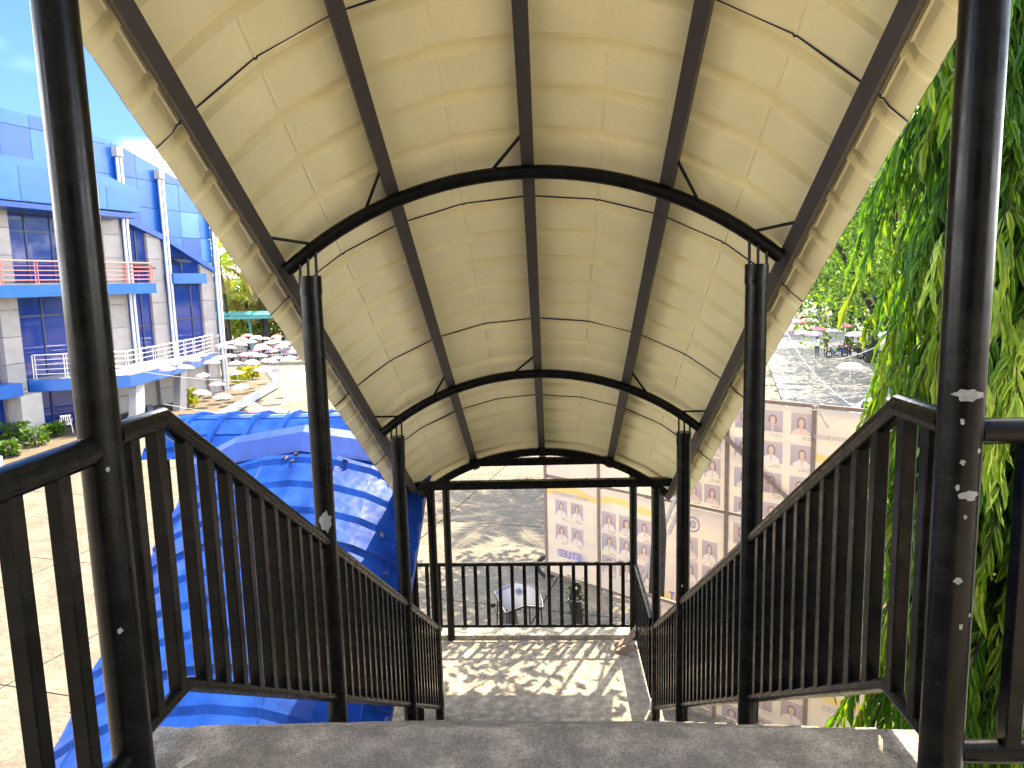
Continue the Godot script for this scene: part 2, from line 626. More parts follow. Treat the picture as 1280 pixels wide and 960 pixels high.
# ------------------------------------------------------------------ vaulted sheet roofs
# profile angles with crimp lines; local X across, Y up, Z along the run
func vault_sheet(R: float, half: float, s0: float, s1: float, slope: float, sd: int, lift0: float, lift1: float, top_m: Material, under_m: Material, pitch := 0.236) -> ArrayMesh:
	var r := RandomNumberGenerator.new()
	r.seed = sd
	var angs := []      # [angle, bead]
	var a := 10.0
	var base := [-half]
	var k := -floorf(half / 10.0) * 10.0
	while k <= half:
		base.append(k)
		k += 10.0
	base.append(half)
	for i in base.size():
		var v: float = base[i]
		if i > 0:
			var mid: float = (base[i - 1] + v) * 0.5
			angs.append([mid, 0.0, true])
		if absf(fmod(absf(v), 20.0) - 10.0) < 0.1 or absf(absf(v) - 40.0) < 0.1:
			var vv: float = v + (1.2 * signf(v) if absf(absf(v) - 40.0) < 0.1 else 0.0)
			angs.append([vv - 0.28, 0.0, false])
			angs.append([vv, 0.007, false])
			angs.append([vv + 0.28, 0.0, false])
		else:
			angs.append([v, 0.0, false])
	# positions along the run with raised ribs
	var ss := []
	var L := s1 - s0
	var n := int(round(L / pitch))
	for i in n:
		var b := s0 + L * i / n
		var p := L / n
		if slope > 0.0:      # flat pans between narrow raised ribs
			for e in [[0.0, 0.0], [0.45, 0.0], [0.70, 0.0], [0.73, 1.0], [0.96, 1.0], [0.985, 0.0]]:
				ss.append([b + p * e[0], e[1]])
		elif slope < 0.0:
			for e in [[0.14, 0.28], [0.55, 0.62], [1.0, 1.0]]:
				ss.append([b + p * e[0], e[1]])
		else:
			for e in [[0.0, 0.0], [0.40, 0.0], [0.72, 0.0], [0.76, 1.0], [0.90, 1.0], [0.94, 0.0]]:
				ss.append([b + p * e[0], e[1]])
	if slope >= 0.0:
		ss.append([s1, 0.0])
	else:
		ss.push_front([s0, 1.0])
	var am := ArrayMesh.new()
	var ends := []
	for layer in 2:
		var s := S()
		var rows := []
		for q in ss:
			var f: float = (q[0] - s0) / L
			var row := []
			for an in angs:
				var ar := deg_to_rad(an[0])
				var R2 := R
				if an[2]:
					R2 = R * cos(deg_to_rad(5.0)) + r.randf_range(-0.0012, 0.0012) * (3.0 if slope > 0.0 else 1.0)
				R2 += q[1] * (0.046 if slope < 0.0 else 0.040 * (1.0 - 0.75 * smoothstep(39.0, 45.0, absf(an[0])))) + lerpf(lift0, lift1, f)
				if q[1] < 0.95:
					R2 -= an[1] if layer == 1 else -an[1] * 1.6
				if layer == 0:
					R2 += 0.007
				row.append(Vector3(sin(ar) * R2, cos(ar) * R2 - R + q[0] * slope, q[0]))
			rows.append(row)
		for i in rows.size() - 1:
			for j in angs.size() - 1:
				quad(s, rows[i][j], rows[i][j + 1], rows[i + 1][j + 1], rows[i + 1][j])
		s.generate_normals()
		s.set_material(top_m if layer == 0 else under_m)
		s.commit(am)
		ends.append([rows[0], rows[-1]])
	var e := S()
	for w in 2:
		for j in angs.size() - 1:
			quad(e, ends[1][w][j], ends[1][w][j + 1], ends[0][w][j + 1], ends[0][w][j])
	e.generate_normals()
	e.set_material(M.dark)
	e.commit(am)
	return am

func arc_pt(R: float, deg: float, z: float, lift := 0.0) -> Vector3:
	var ar := deg_to_rad(deg)
	return Vector3(XC + sin(ar) * R, roofc(z) + cos(ar) * R, z)

func roofc(z: float) -> float:   # height of the arc centre of the main canopy
	return CAMY - 1.506 - 0.645 * (-z - 4.03)

func paint_chip(parent: Node, ang: float, y: float, w: float, h: float, rad: float, sd: int) -> void:
	var r := RandomNumberGenerator.new()
	r.seed = sd
	var s := S()
	var n := 18
	var ks := []
	for i in n:
		ks.append(r.randf_range(0.62, 1.1))
	var at := func(i: int, f: float) -> Vector3:
		var a := TAU * i / n
		var da: float = ang + cos(a) * w * 0.5 * ks[i % n] * f / rad
		return Vector3(sin(da) * (rad + 0.0015), y + sin(a) * h * 0.5 * ks[i % n] * f, cos(da) * (rad + 0.0015))
	for i in n:
		for q in 4:
			quad(s, at.call(i, q / 4.0), at.call(i + 1, q / 4.0), at.call(i + 1, (q + 1) / 4.0), at.call(i, (q + 1) / 4.0))
	obj("paint_chip", s, M.chip, parent)

func build_canopy() -> void:
	var c := thing("stair_canopy", "arched metal canopy over the stairs with cream underside and black steel frame", "canopy")
	var RA := 2.07
	# posts
	var pr := 0.057
	for pz in [-2.03, -4.03, -6.10, -7.66]:
		var arch_end := roofc(pz) + RA * cos(deg_to_rad(36.0))
		for x in [XL, XR]:
			var y0: float = TOPY - SLOPE * maxf(0.0, -pz - 2.33) - 0.2
			if pz > -2.2:
				y0 = TOPY
			if pz < -7.0:
				y0 = LANDY
			var y1: float = arch_end - 0.12
			if pz < -7.0:
				y1 = 4.80
			var s := S()
			var rr := pr if pz > -7.0 else 0.045
			tube(s, [Vector3(0, 0, 0), Vector3(0, y1 - y0, 0)], rr, 40)
			if pz < -3.0 and pz > -7.0:
				tube(s, [Vector3(0, y1 - y0 - 0.10, 0), Vector3(0, y1 - y0 + 0.004, 0)], rr + 0.004, 20)
			var p := obj("post", s, M.paint, c)
			p.position = Vector3(x, y0, pz)
			# welded stubs of reinforcing bar carry the arch
			if pz > -7.0:
				for k in [-0.045, 0.0, 0.045]:
					var q := S()
					var tx_: float = x + k
					var dx := (tx_ - XC) / RA
					var ya := roofc(pz) + sqrt(1.0 - dx * dx) * RA
					tube(q, [Vector3(k, y1 - y0 - 0.05, 0.03), Vector3(k, ya - y0, 0.015)], 0.008, 6)
					obj("bar_stub", q, M.paint, p)
			if pz > -2.2 and x > 0:
				paint_chip(p, -0.15, 6.67 - y0, 0.085, 0.035, pr, 3)
				paint_chip(p, 0.10, 6.40 - y0, 0.06, 0.03, pr, 4)
				paint_chip(p, -0.2, 6.16 - y0, 0.024, 0.02, pr, 5)
				paint_chip(p, -0.3, 6.49 - y0, 0.014, 0.016, pr, 6)
				paint_chip(p, -0.45, 6.42 - y0, 0.012, 0.02, pr, 7)
				paint_chip(p, 0.45, 6.52 - y0, 0.014, 0.016, pr, 8)
				paint_chip(p, 0.05, 6.03 - y0, 0.013, 0.018, pr, 9)
				paint_chip(p, -0.05, 6.34 - y0, 0.01, 0.014, pr, 10)
				paint_chip(p, 0.5, 6.06 - y0, 0.012, 0.014, pr, 12)
				paint_chip(p, -0.4, 6.60 - y0, 0.012, 0.02, pr, 13)
			if pz > -2.2 and x < 0:
				paint_chip(p, 0.75, 6.5 - y0, 0.012, 0.016, pr, 21)
				paint_chip(p, 0.55, 6.02 - y0, 0.016, 0.02, pr, 22)
			if absf(pz + 4.03) < 0.1 and x < 0:
				paint_chip(p, 0.36, 5.68 - y0, 0.075, 0.14, pr, 31)
			if absf(pz + 6.1) < 0.1 and x > 0:
				paint_chip(p, -0.3, 4.4 - y0, 0.02, 0.03, pr, 32)
				paint_chip(p, 0.1, 4.1 - y0, 0.02, 0.02, pr, 33)
	# arches with brace rods to the purlins
	for pz in [-2.03, -4.03, -6.10]:
		var pts := []
		for i in 33:
			pts.append(arc_pt(RA, lerpf(-39.8, 39.8, i / 32.0), pz))
		var s := S()
		tube(s, pts, 0.037, 14)
		var ar := obj("arch", s, M.paint, c)
		for e in [[-40.0, -34.5], [-20.0, -24.5], [0.0, -5.0], [20.0, 25.0], [40.0, 34.5]]:
			var q := S()
			tube(q, [arc_pt(RA + 0.03, e[1], pz), arc_pt(RA + 0.075, e[0] * 0.99, pz + 0.17) + Vector3(0, 0, 0)], 0.009, 6)
			obj("brace_rod", q, M.paint, ar)
	# end truss
	var zt := -7.66
	var es := S()
	var prev := arc_pt(RA - 0.02, -39.5, zt)
	for i in range(1, 25):
		var p := arc_pt(RA - 0.02, lerpf(-39.5, 39.5, i / 24.0), zt)
		beam(es, prev, p, 0.06, 0.075)
		prev = p
	obj("end_arch", es, M.paint, c)
	es = S()
	beam(es, Vector3(XC - 1.36, 4.845, zt + 0.002), Vector3(XC + 1.36, 4.86, zt + 0.002), 0.075, 0.085)
	obj("tie_beam", es, M.paint, c)
	es = S()
	beam(es, Vector3(-0.86, 5.095, zt + 0.006), Vector3(0.66, 5.105, zt + 0.006), 0.062, 0.075)
	obj("collar_beam", es, M.paint, c)
	# purlins
	for d in [-40.0, -20.0, 0.0, 20.0, 40.0]:
		var s := S()
		var rad := RA + 0.037 + 0.045
		var a0 := arc_pt(rad, d, 1.0)
		var a1 := arc_pt(rad, d, -7.96)
		var up := Vector3(sin(deg_to_rad(d)), cos(deg_to_rad(d)), 0)
		beam(s, a0, a1, 0.066, 0.088, up)
		obj("purlin", s, M.purlin, c)
	# sheets, each lapping over the next one down
	var edges := [1.0]
	var z := 0.34
	while z > -7.8:
		edges.append(z)
		z -= 1.18
	edges.append(-7.98)
	var RS := RA + 0.037 + 0.094
	for i in edges.size() - 1:
		var z1: float = edges[i]
		var z0: float = edges[i + 1]
		if z1 - z0 < 0.15:
			continue
		# local Z runs up the slope (towards +Z)
		var am := vault_sheet(RS, 45.0, 0.0, z1 - z0 + 0.01, 0.645, 100 + i, 0.011, 0.0, M.blue_roof, M.cream)
		var o := put("roof_sheet", am, null, c)
		o.position = Vector3(XC, roofc(z0) + RS, z0)

func build_walkway() -> void:
	# the building that the stair comes out of, behind the viewer
	var b := thing("stairhead_building", "plain grey concrete building whose upper doorway opens onto the stairs", "building", Vector3(XC, 0, 2.6))
	var m := tri_tex(mat(0.17, 0.155, 0.135, 0.9), null, 1.0)
	for q in [[-4.4, 5.0, 6.0, 10.0], [4.4, 5.0, 6.0, 10.0], [0.0, 2.6, 2.8, 5.2], [0.0, 9.2, 2.8, 1.6]]:
		var s := S()
		box(s, Vector3(q[0], q[1], 0.15), Vector3(q[2], q[3], 0.3))
		obj("wall", s, m, b)
	var s := S()
	box(s, Vector3(0, 5.36, 3.0), Vector3(14.0, 0.22, 5.4))
	obj("floor", s, M.stair, b)
	s = S()
	box(s, Vector3(0, 5.0, 6.0), Vector3(14.8, 10.0, 0.3))
	obj("rear_wall", s, m, b)
	for x in [-7.25, 7.25]:
		s = S()
		box(s, Vector3(x, 5.0, 3.08), Vector3(0.3, 10.0, 5.5))
		obj("side_wall", s, m, b)
	s = S()
	box(s, Vector3(0, 10.15, 3.0), Vector3(15.4, 0.3, 7.0))
	obj("roof", s, M.clad, b)

func build_blue_roofs() -> void:
	# barrel roof over the lower flight
	var b := thing("blue_barrel_roof", "glossy blue stepped metal barrel roof over the lower flight of stairs", "roof", Vector3(-2.70, 0, -4.0))
	var R := 2.25
	var ZE := -7.95
	var YE := CAMY - 1.69
	var HA := 36.0
	var zz := ZE
	var i := 0
	while zz < -2.6:
		var L := 1.18
		var yy := YE - 0.60 * (zz - ZE)
		var am := vault_sheet(R, HA, 0.0, L + 0.01, -0.60, 200 + i, 0.0, 0.014, M.blue_roof, M.cream, 0.295)
		var o := put("roof_sheet", am, null, b)
		o.position = Vector3(0, yy, zz + 4.0)
		zz += L
		i += 1
	# verge strips down both sides
	for sgn in [-1.0, 1.0]:
		var s := S()
		var ax: float = sin(deg_to_rad(HA)) * R * sgn
		var ay := cos(deg_to_rad(HA)) * R - R
		beam(s, Vector3(ax, YE + ay - 0.05, ZE + 4.0), Vector3(ax, YE + ay - 0.05 - 0.6 * 5.6, ZE + 9.6), 0.03, 0.16)
		obj("eave_trim", s, M.blue_flash, b)
	for p in [[-1.2, -7.6], [1.2, -7.6], [-1.2, -5.0], [1.2, -5.0]]:
		var s := S()
		var y1: float = YE - 0.6 * (p[1] - ZE) - 0.40
		tube(s, [Vector3(p[0], 0.0, p[1] + 4.0), Vector3(p[0], y1, p[1] + 4.0)], 0.045, 14)
		obj("post", s, M.paint, b)
	# folded flashing along the upper end, straight on each side of the crown
	for sg in [-1.0, 1.0]:
		var fl := S()
		var rows := [[0.05, 0.24], [0.07, 0.22], [0.15, 0.10], [0.15, 0.0], [0.06, -0.05], [-0.10, -0.22]]
		var angs := [0.0, 19.0, 36.5]
		for k in rows.size() - 1:
			for j in angs.size() - 1:
				var q := []
				for e in [[k, j], [k, j + 1], [k + 1, j + 1], [k + 1, j]]:
					var ar: float = deg_to_rad(angs[e[1]])
					var row: Array = rows[e[0]]
					q.append(Vector3(sg * sin(ar) * (R + row[0]), YE + cos(ar) * R - R + row[0] + 0.02 - row[1] * 0.6, ZE + 4.0 + row[1]))
				quad(fl, q[0], q[1], q[2], q[3])
		obj("ridge_flashing", fl, M.blue_flash, b)
	# landing roof, its run lying across
	var l := thing("blue_landing_roof", "blue ribbed metal roof rising behind the barrel roof over the landing", "roof", Vector3(-4.65, CAMY - 1.56, -8.78))
	var segs := 6
	var LL := 5.95 / 5.0
	for k in 5:
		var am := vault_sheet(1.02, 49.0, 0.0, LL + 0.01, 0.0, 300 + k, 0.0, 0.008, M.blue_roof, M.cream, 0.42)
		var o := put("roof_sheet", am, null, l)
		o.transform = Transform3D(Basis(Vector3(0, 0, -1), Vector3.UP, Vector3(1, 0, 0)), Vector3(LL * k, 0, 0))
	var tr := S()
	beam(tr, Vector3(0, -0.42, -0.775), Vector3(5.95, -0.42, -0.775), 0.035, 0.16)
	obj("eave_trim", tr, M.blue_flash, l)
	for p in [Vector3(3.25, 0, -0.75), Vector3(5.73, 0, -0.75), Vector3(0.25, 0, -0.75), Vector3(0.25, 0, 0.7)]:
		var s := S()
		var y0 := LANDY - (CAMY - 1.56)
		tube(s, [Vector3(p.x, y0, p.z), Vector3(p.x, -0.36, p.z)], 0.05, 14)
		obj("post", s, M.paint, l)
	# dry leaves caught behind the flashing
	for k in 26:
		var s := S()
		var w := rng.randf_range(0.025, 0.06)
		var bb := Basis.from_euler(Vector3(rng.randf_range(-0.6, 0.6), rng.randf() * TAU, rng.randf_range(-0.6, 0.6)))
		for q in [[-1, 0, 0, -0.35, 1, 0, 0, 0.35]]:
			quad(s, bb * Vector3(-w, 0, 0), bb * Vector3(0, 0.01, -w * 0.4), bb * Vector3(w, 0, 0), bb * Vector3(0, 0.012, w * 0.4))
		var d := obj("dry_leaf", s, M.dry)
		var u := rng.randf()
		var ang := deg_to_rad([-2.0, 14.0, 24.0, 31.0, 34.0][rng.randi() % 5] + rng.randf_range(-2, 2))
		if k > 20:
			ang = deg_to_rad(rng.randf_range(-30, 30))
		var dz := rng.randf_range(0.25, 0.36) if k < 21 else rng.randf_range(0.4, 1.4)
		d.position = Vector3(-2.70 + sin(ang) * 2.28, CAMY - 1.69 + (cos(ang) - 1.0) * 2.25 - 0.6 * dz + 0.055, -7.95 + dz)
		tag(d, "curled brown dry leaf lying by the blue roof flashing", "leaf", "dry leaves on the blue roof")

# ------------------------------------------------------------------ blue hall
func poly_part(b: Node, called: String, poly: PackedVector2Array, z0: float, z1: float, m: Material) -> MeshInstance3D:
	var s := S()
	prism(s, poly, z0, z1)
	return obj(called, s, m, b)

func rect(u0: float, v0: float, u1: float, v1: float) -> PackedVector2Array:
	return PackedVector2Array([Vector2(u0, v0), Vector2(u1, v0), Vector2(u1, v1), Vector2(u0, v1)])

func window(b: Node, poly: PackedVector2Array, mull: Array, trans: Array) -> void:
	var w := poly_part(b, "window", poly, -0.12, -0.06, M.glass)
	var lo := Vector2(1e9, 1e9)
	var hi := Vector2(-1e9, -1e9)
	for p in poly:
		lo = lo.min(p)
		hi = hi.max(p)
	for u in mull:
		for c in Geometry2D.intersect_polygons(poly, rect(u - 0.05, lo.y, u + 0.05, hi.y)):
			poly_part(w, "mullion", c, -0.06, -0.01, M.frame)
	for v in trans:
		for c in Geometry2D.intersect_polygons(poly, rect(lo.x, v - 0.05, hi.x, v + 0.05)):
			poly_part(w, "transom", c, -0.06, -0.02, M.frame)

func balcony_rail(b: Node, pts: Array, y: float, h: float, n: int, m: Material, step: float) -> void:
	var r := Node3D.new()
	r.name = "balcony_railing"
	b.add_child(r, true)
	for k in n:
		var yy := y + h - k * h / n
		var s := S()
		var q := []
		for p in pts:
			q.append(Vector3(p.x, yy, p.y))
		tube(s, q, 0.04 if k == 0 else 0.022, 6)
		obj("rail_bar", s, m, r)
	for i in pts.size() - 1:
		var L: float = pts[i].distance_to(pts[i + 1])
		var c := int(maxf(1, round(L / step)))
		for k in c + 1:
			if k == 0 and i > 0:
				continue
			var p: Vector2 = pts[i].lerp(pts[i + 1], float(k) / c)
			var s := S()
			for dx in [-0.07, 0.07]:
				tube(s, [Vector3(p.x + dx, y, p.y), Vector3(p.x + dx, y + h, p.y)], 0.025, 6)
			obj("rail_post", s, m, r)

func build_hall() -> void:
	var b := thing("blue_hall", "blue panelled hall with curved roofline, balconies and tinted glass", "building")
	b.transform = gridxf(FO)
	var top := PackedVector2Array([Vector2(-16, 14.4), Vector2(-12, 14.9), Vector2(-8, 15.25), Vector2(-4, 15.4), Vector2(-1.6, 15.4), Vector2(1.5, 15.35), Vector2(4.4, 15.0), Vector2(6.1, 14.6), Vector2(7.8, 14.12), Vector2(10.0, 13.42), Vector2(12.1, 12.72)])
	var body := top.duplicate()
	body.append(Vector2(12.1, 0))
	body.append(Vector2(-16, 0))
	for i in top.size():
		body[i].y -= 0.25
	poly_part(b, "wall", body, -14.0, -0.14, M.white_wall)
	# blue metal panels, cut by the roof curve above and the sloping brow below
	var field := top.duplicate()
	for p in [Vector2(12.1, 8.15), Vector2(10.8, 8.72), Vector2(7.9, 10.0), Vector2(6.6, 10.4), Vector2(4.95, 10.92), Vector2(3.4, 11.0), Vector2(-16, 11.0)]:
		field.append(p)
	var pw := 1.62
	var ph := 1.55
	for i in range(-10, 8):
		for j in range(-1, 6):
			var u0 := i * pw - 0.2
			var v0 := 8.55 + j * ph
			if i < -5:
				continue
			for c in Geometry2D.intersect_polygons(field, rect(u0 + 0.012, v0 + 0.012, u0 + pw - 0.012, v0 + ph - 0.012)):
				if c.size() >= 3:
					var k := rng.randi() % 10
					poly_part(b, "facade_panel", c, -0.13, 0.03 + rng.randf_range(-0.006, 0.006), M.fp[[0, 0, 0, 4, 4, 1, 1, 3, 2, 0][k]])
	# sloping brow under the panels
	var s := S()
	var br := [Vector2(4.95, 10.92), Vector2(6.6, 10.4), Vector2(7.9, 10.0), Vector2(10.8, 8.72), Vector2(12.0, 8.2)]
	for i in br.size() - 1:
		beam(s, Vector3(br[i].x, br[i].y - 0.06, 0.12), Vector3(br[i + 1].x, br[i + 1].y - 0.06, 0.12), 0.4, 0.3)
	obj("brow", s, M.fp[3], b)
	# deep fascia above the upper balcony
	poly_part(b, "fascia", PackedVector2Array([Vector2(-12, 12.95), Vector2(0.0, 12.95), Vector2(2.6, 12.7), Vector2(4.4, 12.25), Vector2(4.35, 11.1), Vector2(-12, 11.02)]), 0.04, 1.8, M.fp[1])
	for u in [-8.0, -5.2, -2.6, -0.1, 2.2]:
		poly_part(b, "fascia_panel", rect(u + 0.02, 11.12, u + 2.1, 12.6 if u < 2.0 else 12.2), 1.8, 1.815, M.fp[[1, 2, 4, 2, 1][int(absf(u)) % 5]])
	s = S()
	box(s, Vector3(-4.0, 10.9, 0.9), Vector3(16.4, 0.24, 1.6))
	obj("soffit", s, M.fp[3], b)
	# clad pilasters
	for c in [[-3.0, -2.05, 0.25, 11.0], [3.45, 4.62, 0.1, 11.0], [6.52, 7.58, 0.1, 10.2], [10.82, 11.95, 0.1, 8.5], [-9.0, -7.8, 0.25, 11.0]]:
		var v := 0.0
		var k := 0
		while v < c[3] - 0.1:
			var h := minf(1.25, c[3] - v)
			if not (v > 6.3 and v < 7.0):
				poly_part(b, "cladding_panel", rect(c[0] + 0.01, v + 0.012, c[1] - 0.01, v + h - 0.012), -0.12, c[2], M.clad if k % 2 == 0 else M.clad_b)
			else:
				poly_part(b, "cladding_panel", rect(c[0] + 0.01, v + 0.012, c[1] - 0.01, v + h - 0.012), -0.12, c[2] - 0.004, M.clad)
			v += h
			k += 1
	# paired downpipes with a blue strip between
	for c in [[4.86, 14.62], [7.86, 13.80], [12.2, 12.55]]:
		var pd := Node3D.new()
		pd.name = "downpipe"
		b.add_child(pd, true)
		for dx in [-0.13, 0.13]:
			s = S()
			tube(s, [Vector3(c[0] + dx, 0.0, 0.28), Vector3(c[0] + dx, c[1] - 0.5, 0.28)], 0.085, 10)
			obj("pipe", s, M.pipe, pd)
		s = S()
		box(s, Vector3(c[0], c[1] * 0.5, 0.16), Vector3(0.2, c[1] - 0.6, 0.22))
		obj("strip", s, M.fp[0], pd)
		s = S()
		box(s, Vector3(c[0], c[1] - 0.2, 0.22), Vector3(0.44, 0.5, 0.36))
		obj("cap", s, M.clad_b, pd)
	# glazing
	window(b, rect(-2.0, 7.5, 3.4, 10.75), [-1.0, 0.4, 1.8, 2.9], [9.9])
	window(b, rect(-2.0, 2.95, 3.4, 6.75), [-0.6, 1.2, 2.9], [5.9])
	window(b, PackedVector2Array([Vector2(5.1, 7.4), Vector2(6.5, 7.4), Vector2(6.5, 10.3), Vector2(5.1, 10.7)]), [5.8], [8.6])
	window(b, rect(5.1, 2.95, 6.5, 7.2), [5.8], [5.0])
	window(b, PackedVector2Array([Vector2(8.1, 7.95), Vector2(10.8, 7.95), Vector2(10.8, 8.6), Vector2(8.1, 9.8)]), [9.3], [])
	window(b, rect(8.1, 2.95, 10.8, 7.3), [9.9], [5.2])
	window(b, rect(-7.7, 7.5, -3.1, 10.75), [-6.2, -4.7], [9.9])
	window(b, rect(-7.7, 2.95, -3.1, 6.75), [-6.2, -4.7], [5.9])
	window(b, rect(-2.0, 0.05, 3.4, 2.2), [-0.6, 1.2], [])
	window(b, rect(-7.7, 0.3, -3.1, 2.2), [-6.2, -4.7], [])
	# door pulls
	for p in [[1.7, 8.6], [1.9, 8.6], [1.1, 4.2], [1.3, 4.2]]:
		s = S()
		tube(s, [Vector3(p[0], p[1] - 0.55, 0.06), Vector3(p[0], p[1] + 0.55, 0.06)], 0.03, 6)
		obj("door_pull", s, M.steel, b)
	# tilted awning panes
	for p in [[5.8, 8.35, 1.3], [8.9, 8.75, 1.1]]:
		s = S()
		box(s, Vector3(p[0], p[1], 0.3), Vector3(p[2], 0.04, 0.75), Basis(Vector3.RIGHT, 0.45))
		obj("awning_pane", s, M.car_glass, b)
	# upper balcony
	s = S()
	prism(s, rect(-12, 6.82, 5.05, 7.36), -0.06, 1.8)
	obj("upper_balcony", s, M.fp[1], b)
	s = S()
	box(s, Vector3(-3.45, 7.375, 0.9), Vector3(16.9, 0.02, 1.76))
	obj("balcony_floor", s, M.clad, b)
	balcony_rail(b, [Vector2(-11, 1.7), Vector2(4.9, 1.7), Vector2(4.9, 0.3)], 7.36, 1.08, 5, M.red_rail, 1.7)
	s = S()
	prism(s, rect(7.95, 7.32, 10.85, 7.93), -0.02, 0.5)
	obj("band", s, M.fp[1], b)
	# lower deck with raking supports
	var plan := PackedVector2Array([Vector2(-2.0, 0.3), Vector2(0.1, 4.2), Vector2(2.7, 3.5), Vector2(7.8, 1.8), Vector2(11.2, 0.4), Vector2(11.2, -0.02), Vector2(-2.0, -0.02)])
	s = S()
	for i in plan.size():
		var a := plan[i]
		var c := plan[(i + 1) % plan.size()]
		quad(s, Vector3(a.x, 2.35, a.y), Vector3(c.x, 2.35, c.y), Vector3(c.x, 2.92, c.y), Vector3(a.x, 2.92, a.y))
	var id := Geometry2D.triangulate_polygon(plan)
	for i in range(0, id.size(), 3):
		var a := plan[id[i]]
		var c := plan[id[i + 1]]
		var d := plan[id[i + 2]]
		tri(s, Vector3(a.x, 2.35, a.y), Vector3(c.x, 2.35, c.y), Vector3(d.x, 2.35, d.y))
		tri(s, Vector3(a.x, 2.92, a.y), Vector3(c.x, 2.92, c.y), Vector3(d.x, 2.92, d.y))
	obj("lower_deck", s, M.fp[0], b)
	s = S()
	for i in range(0, id.size(), 3):
		var q := []
		for e in 3:
			var p := plan[id[i + e]]
			q.append(Vector3(p.x, 2.93, p.y))
		tri(s, q[0], q[1], q[2])
	obj("deck_floor", s, M.clad_b, b)
	balcony_rail(b, [Vector2(-1.8, 0.5), Vector2(0.12, 4.08), Vector2(2.7, 3.38), Vector2(7.7, 1.72), Vector2(11.0, 0.4)], 2.93, 1.15, 5, M.steel, 1.5)
	for p in [[0.0, 4.35, 1.2, 3.5], [5.15, 2.5, 6.0, 2.1]]:
		s = S()
		beam(s, Vector3(p[0], 0, p[1]), Vector3(p[2], 2.36, p[3]), 0.5, 0.5, Vector3(1, 0, 0))
		obj("raking_support", s, M.clad_b, b)
	# left-hand wing
	s = S()
	prism(s, rect(-12.0, 2.35, -3.1, 2.95), -0.02, 1.2)
	obj("wing_band", s, M.fp[0], b)
	s = S()
	box(s, Vector3(-2.55, 1.17, 0.6), Vector3(1.1, 2.34, 0.8))
	obj("pillar", s, M.white_wall, b)

func build_plastic_chair() -> void:
	var p := g(84, 541, 0.35)
	var c := thing("plastic_chair", "cream plastic garden chair standing beside the planter under the blue deck", "chair", p, 0.6)
	var s := S()
	box(s, Vector3(0, 0.43, 0), Vector3(0.46, 0.035, 0.44))
	obj("seat", s, M.plastic, c)
	s = S()
	for i in 5:
		beam(s, Vector3(-0.18 + 0.09 * i, 0.45, 0.21), Vector3(-0.17 + 0.085 * i, 0.86, 0.33), 0.045, 0.02)
	beam(s, Vector3(-0.22, 0.87, 0.335), Vector3(0.22, 0.87, 0.335), 0.03, 0.07)
	obj("backrest", s, M.plastic, c)
	for q in [[-1, -1], [1, -1], [-1, 1], [1, 1]]:
		s = S()
		beam(s, Vector3(q[0] * 0.21, 0.43, q[1] * 0.19), Vector3(q[0] * 0.25, 0, q[1] * 0.24), 0.045, 0.03, Vector3(1, 0, 0))
		obj("leg", s, M.plastic, c)
	for q in [-1, 1]:
		s = S()
		tube(s, [Vector3(q * 0.23, 0.43, -0.19), Vector3(q * 0.25, 0.66, -0.17), Vector3(q * 0.24, 0.66, 0.27)], 0.02, 6)
		obj("armrest", s, M.plastic, c)

# ------------------------------------------------------------------ planting
func bush(called: String, label: String, cat: String, at: Vector3, h: float, w: float, n: int, len: float, wid: float, cols: Array, upright: float, grp := "") -> Node3D:
	var t := thing(called, label, cat, at, 0.0, grp)
	var s := S()
	for k in n:
		var a := rng.randf() * TAU
		var r := sqrt(rng.randf()) * w * 0.5
		var base := Vector3(cos(a) * r * 0.5, rng.randf() * h * 0.75, sin(a) * r * 0.5)
		var dir := Vector3(cos(a) * (1.0 - upright), upright * rng.randf_range(0.5, 1.2), sin(a) * (1.0 - upright)).normalized()
		dir = (dir + Vector3(rng.randf_range(-0.35, 0.35), rng.randf_range(-0.2, 0.2), rng.randf_range(-0.35, 0.35))).normalized()
		var L := len * rng.randf_range(0.6, 1.15)
		var side := dir.cross(Vector3(rng.randf() - 0.5, rng.randf(), rng.randf() - 0.5)).normalized() * wid * rng.randf_range(0.7, 1.2)
		var p1 := base + dir * L * 0.55
		var p2 := base + dir * L + Vector3(0, -L * 0.18, 0)
		var c: Color = cols[rng.randi() % cols.size()]
		s.set_color(c * rng.randf_range(0.75, 1.2))
		quad(s, base, p1 + side, p2, p1 - side)
	obj("foliage", s, M.leaf, t)
	var st := S()
	for k in 4:
		var a := rng.randf() * TAU
		tube(st, [Vector3(0, 0, 0), Vector3(cos(a) * w * 0.12, h * 0.4, sin(a) * w * 0.12), Vector3(cos(a) * w * 0.2, h * 0.75, sin(a) * w * 0.2)], [0.025, 0.018, 0.008], 5)
	obj("stem", st, M.bark, t)
	return t

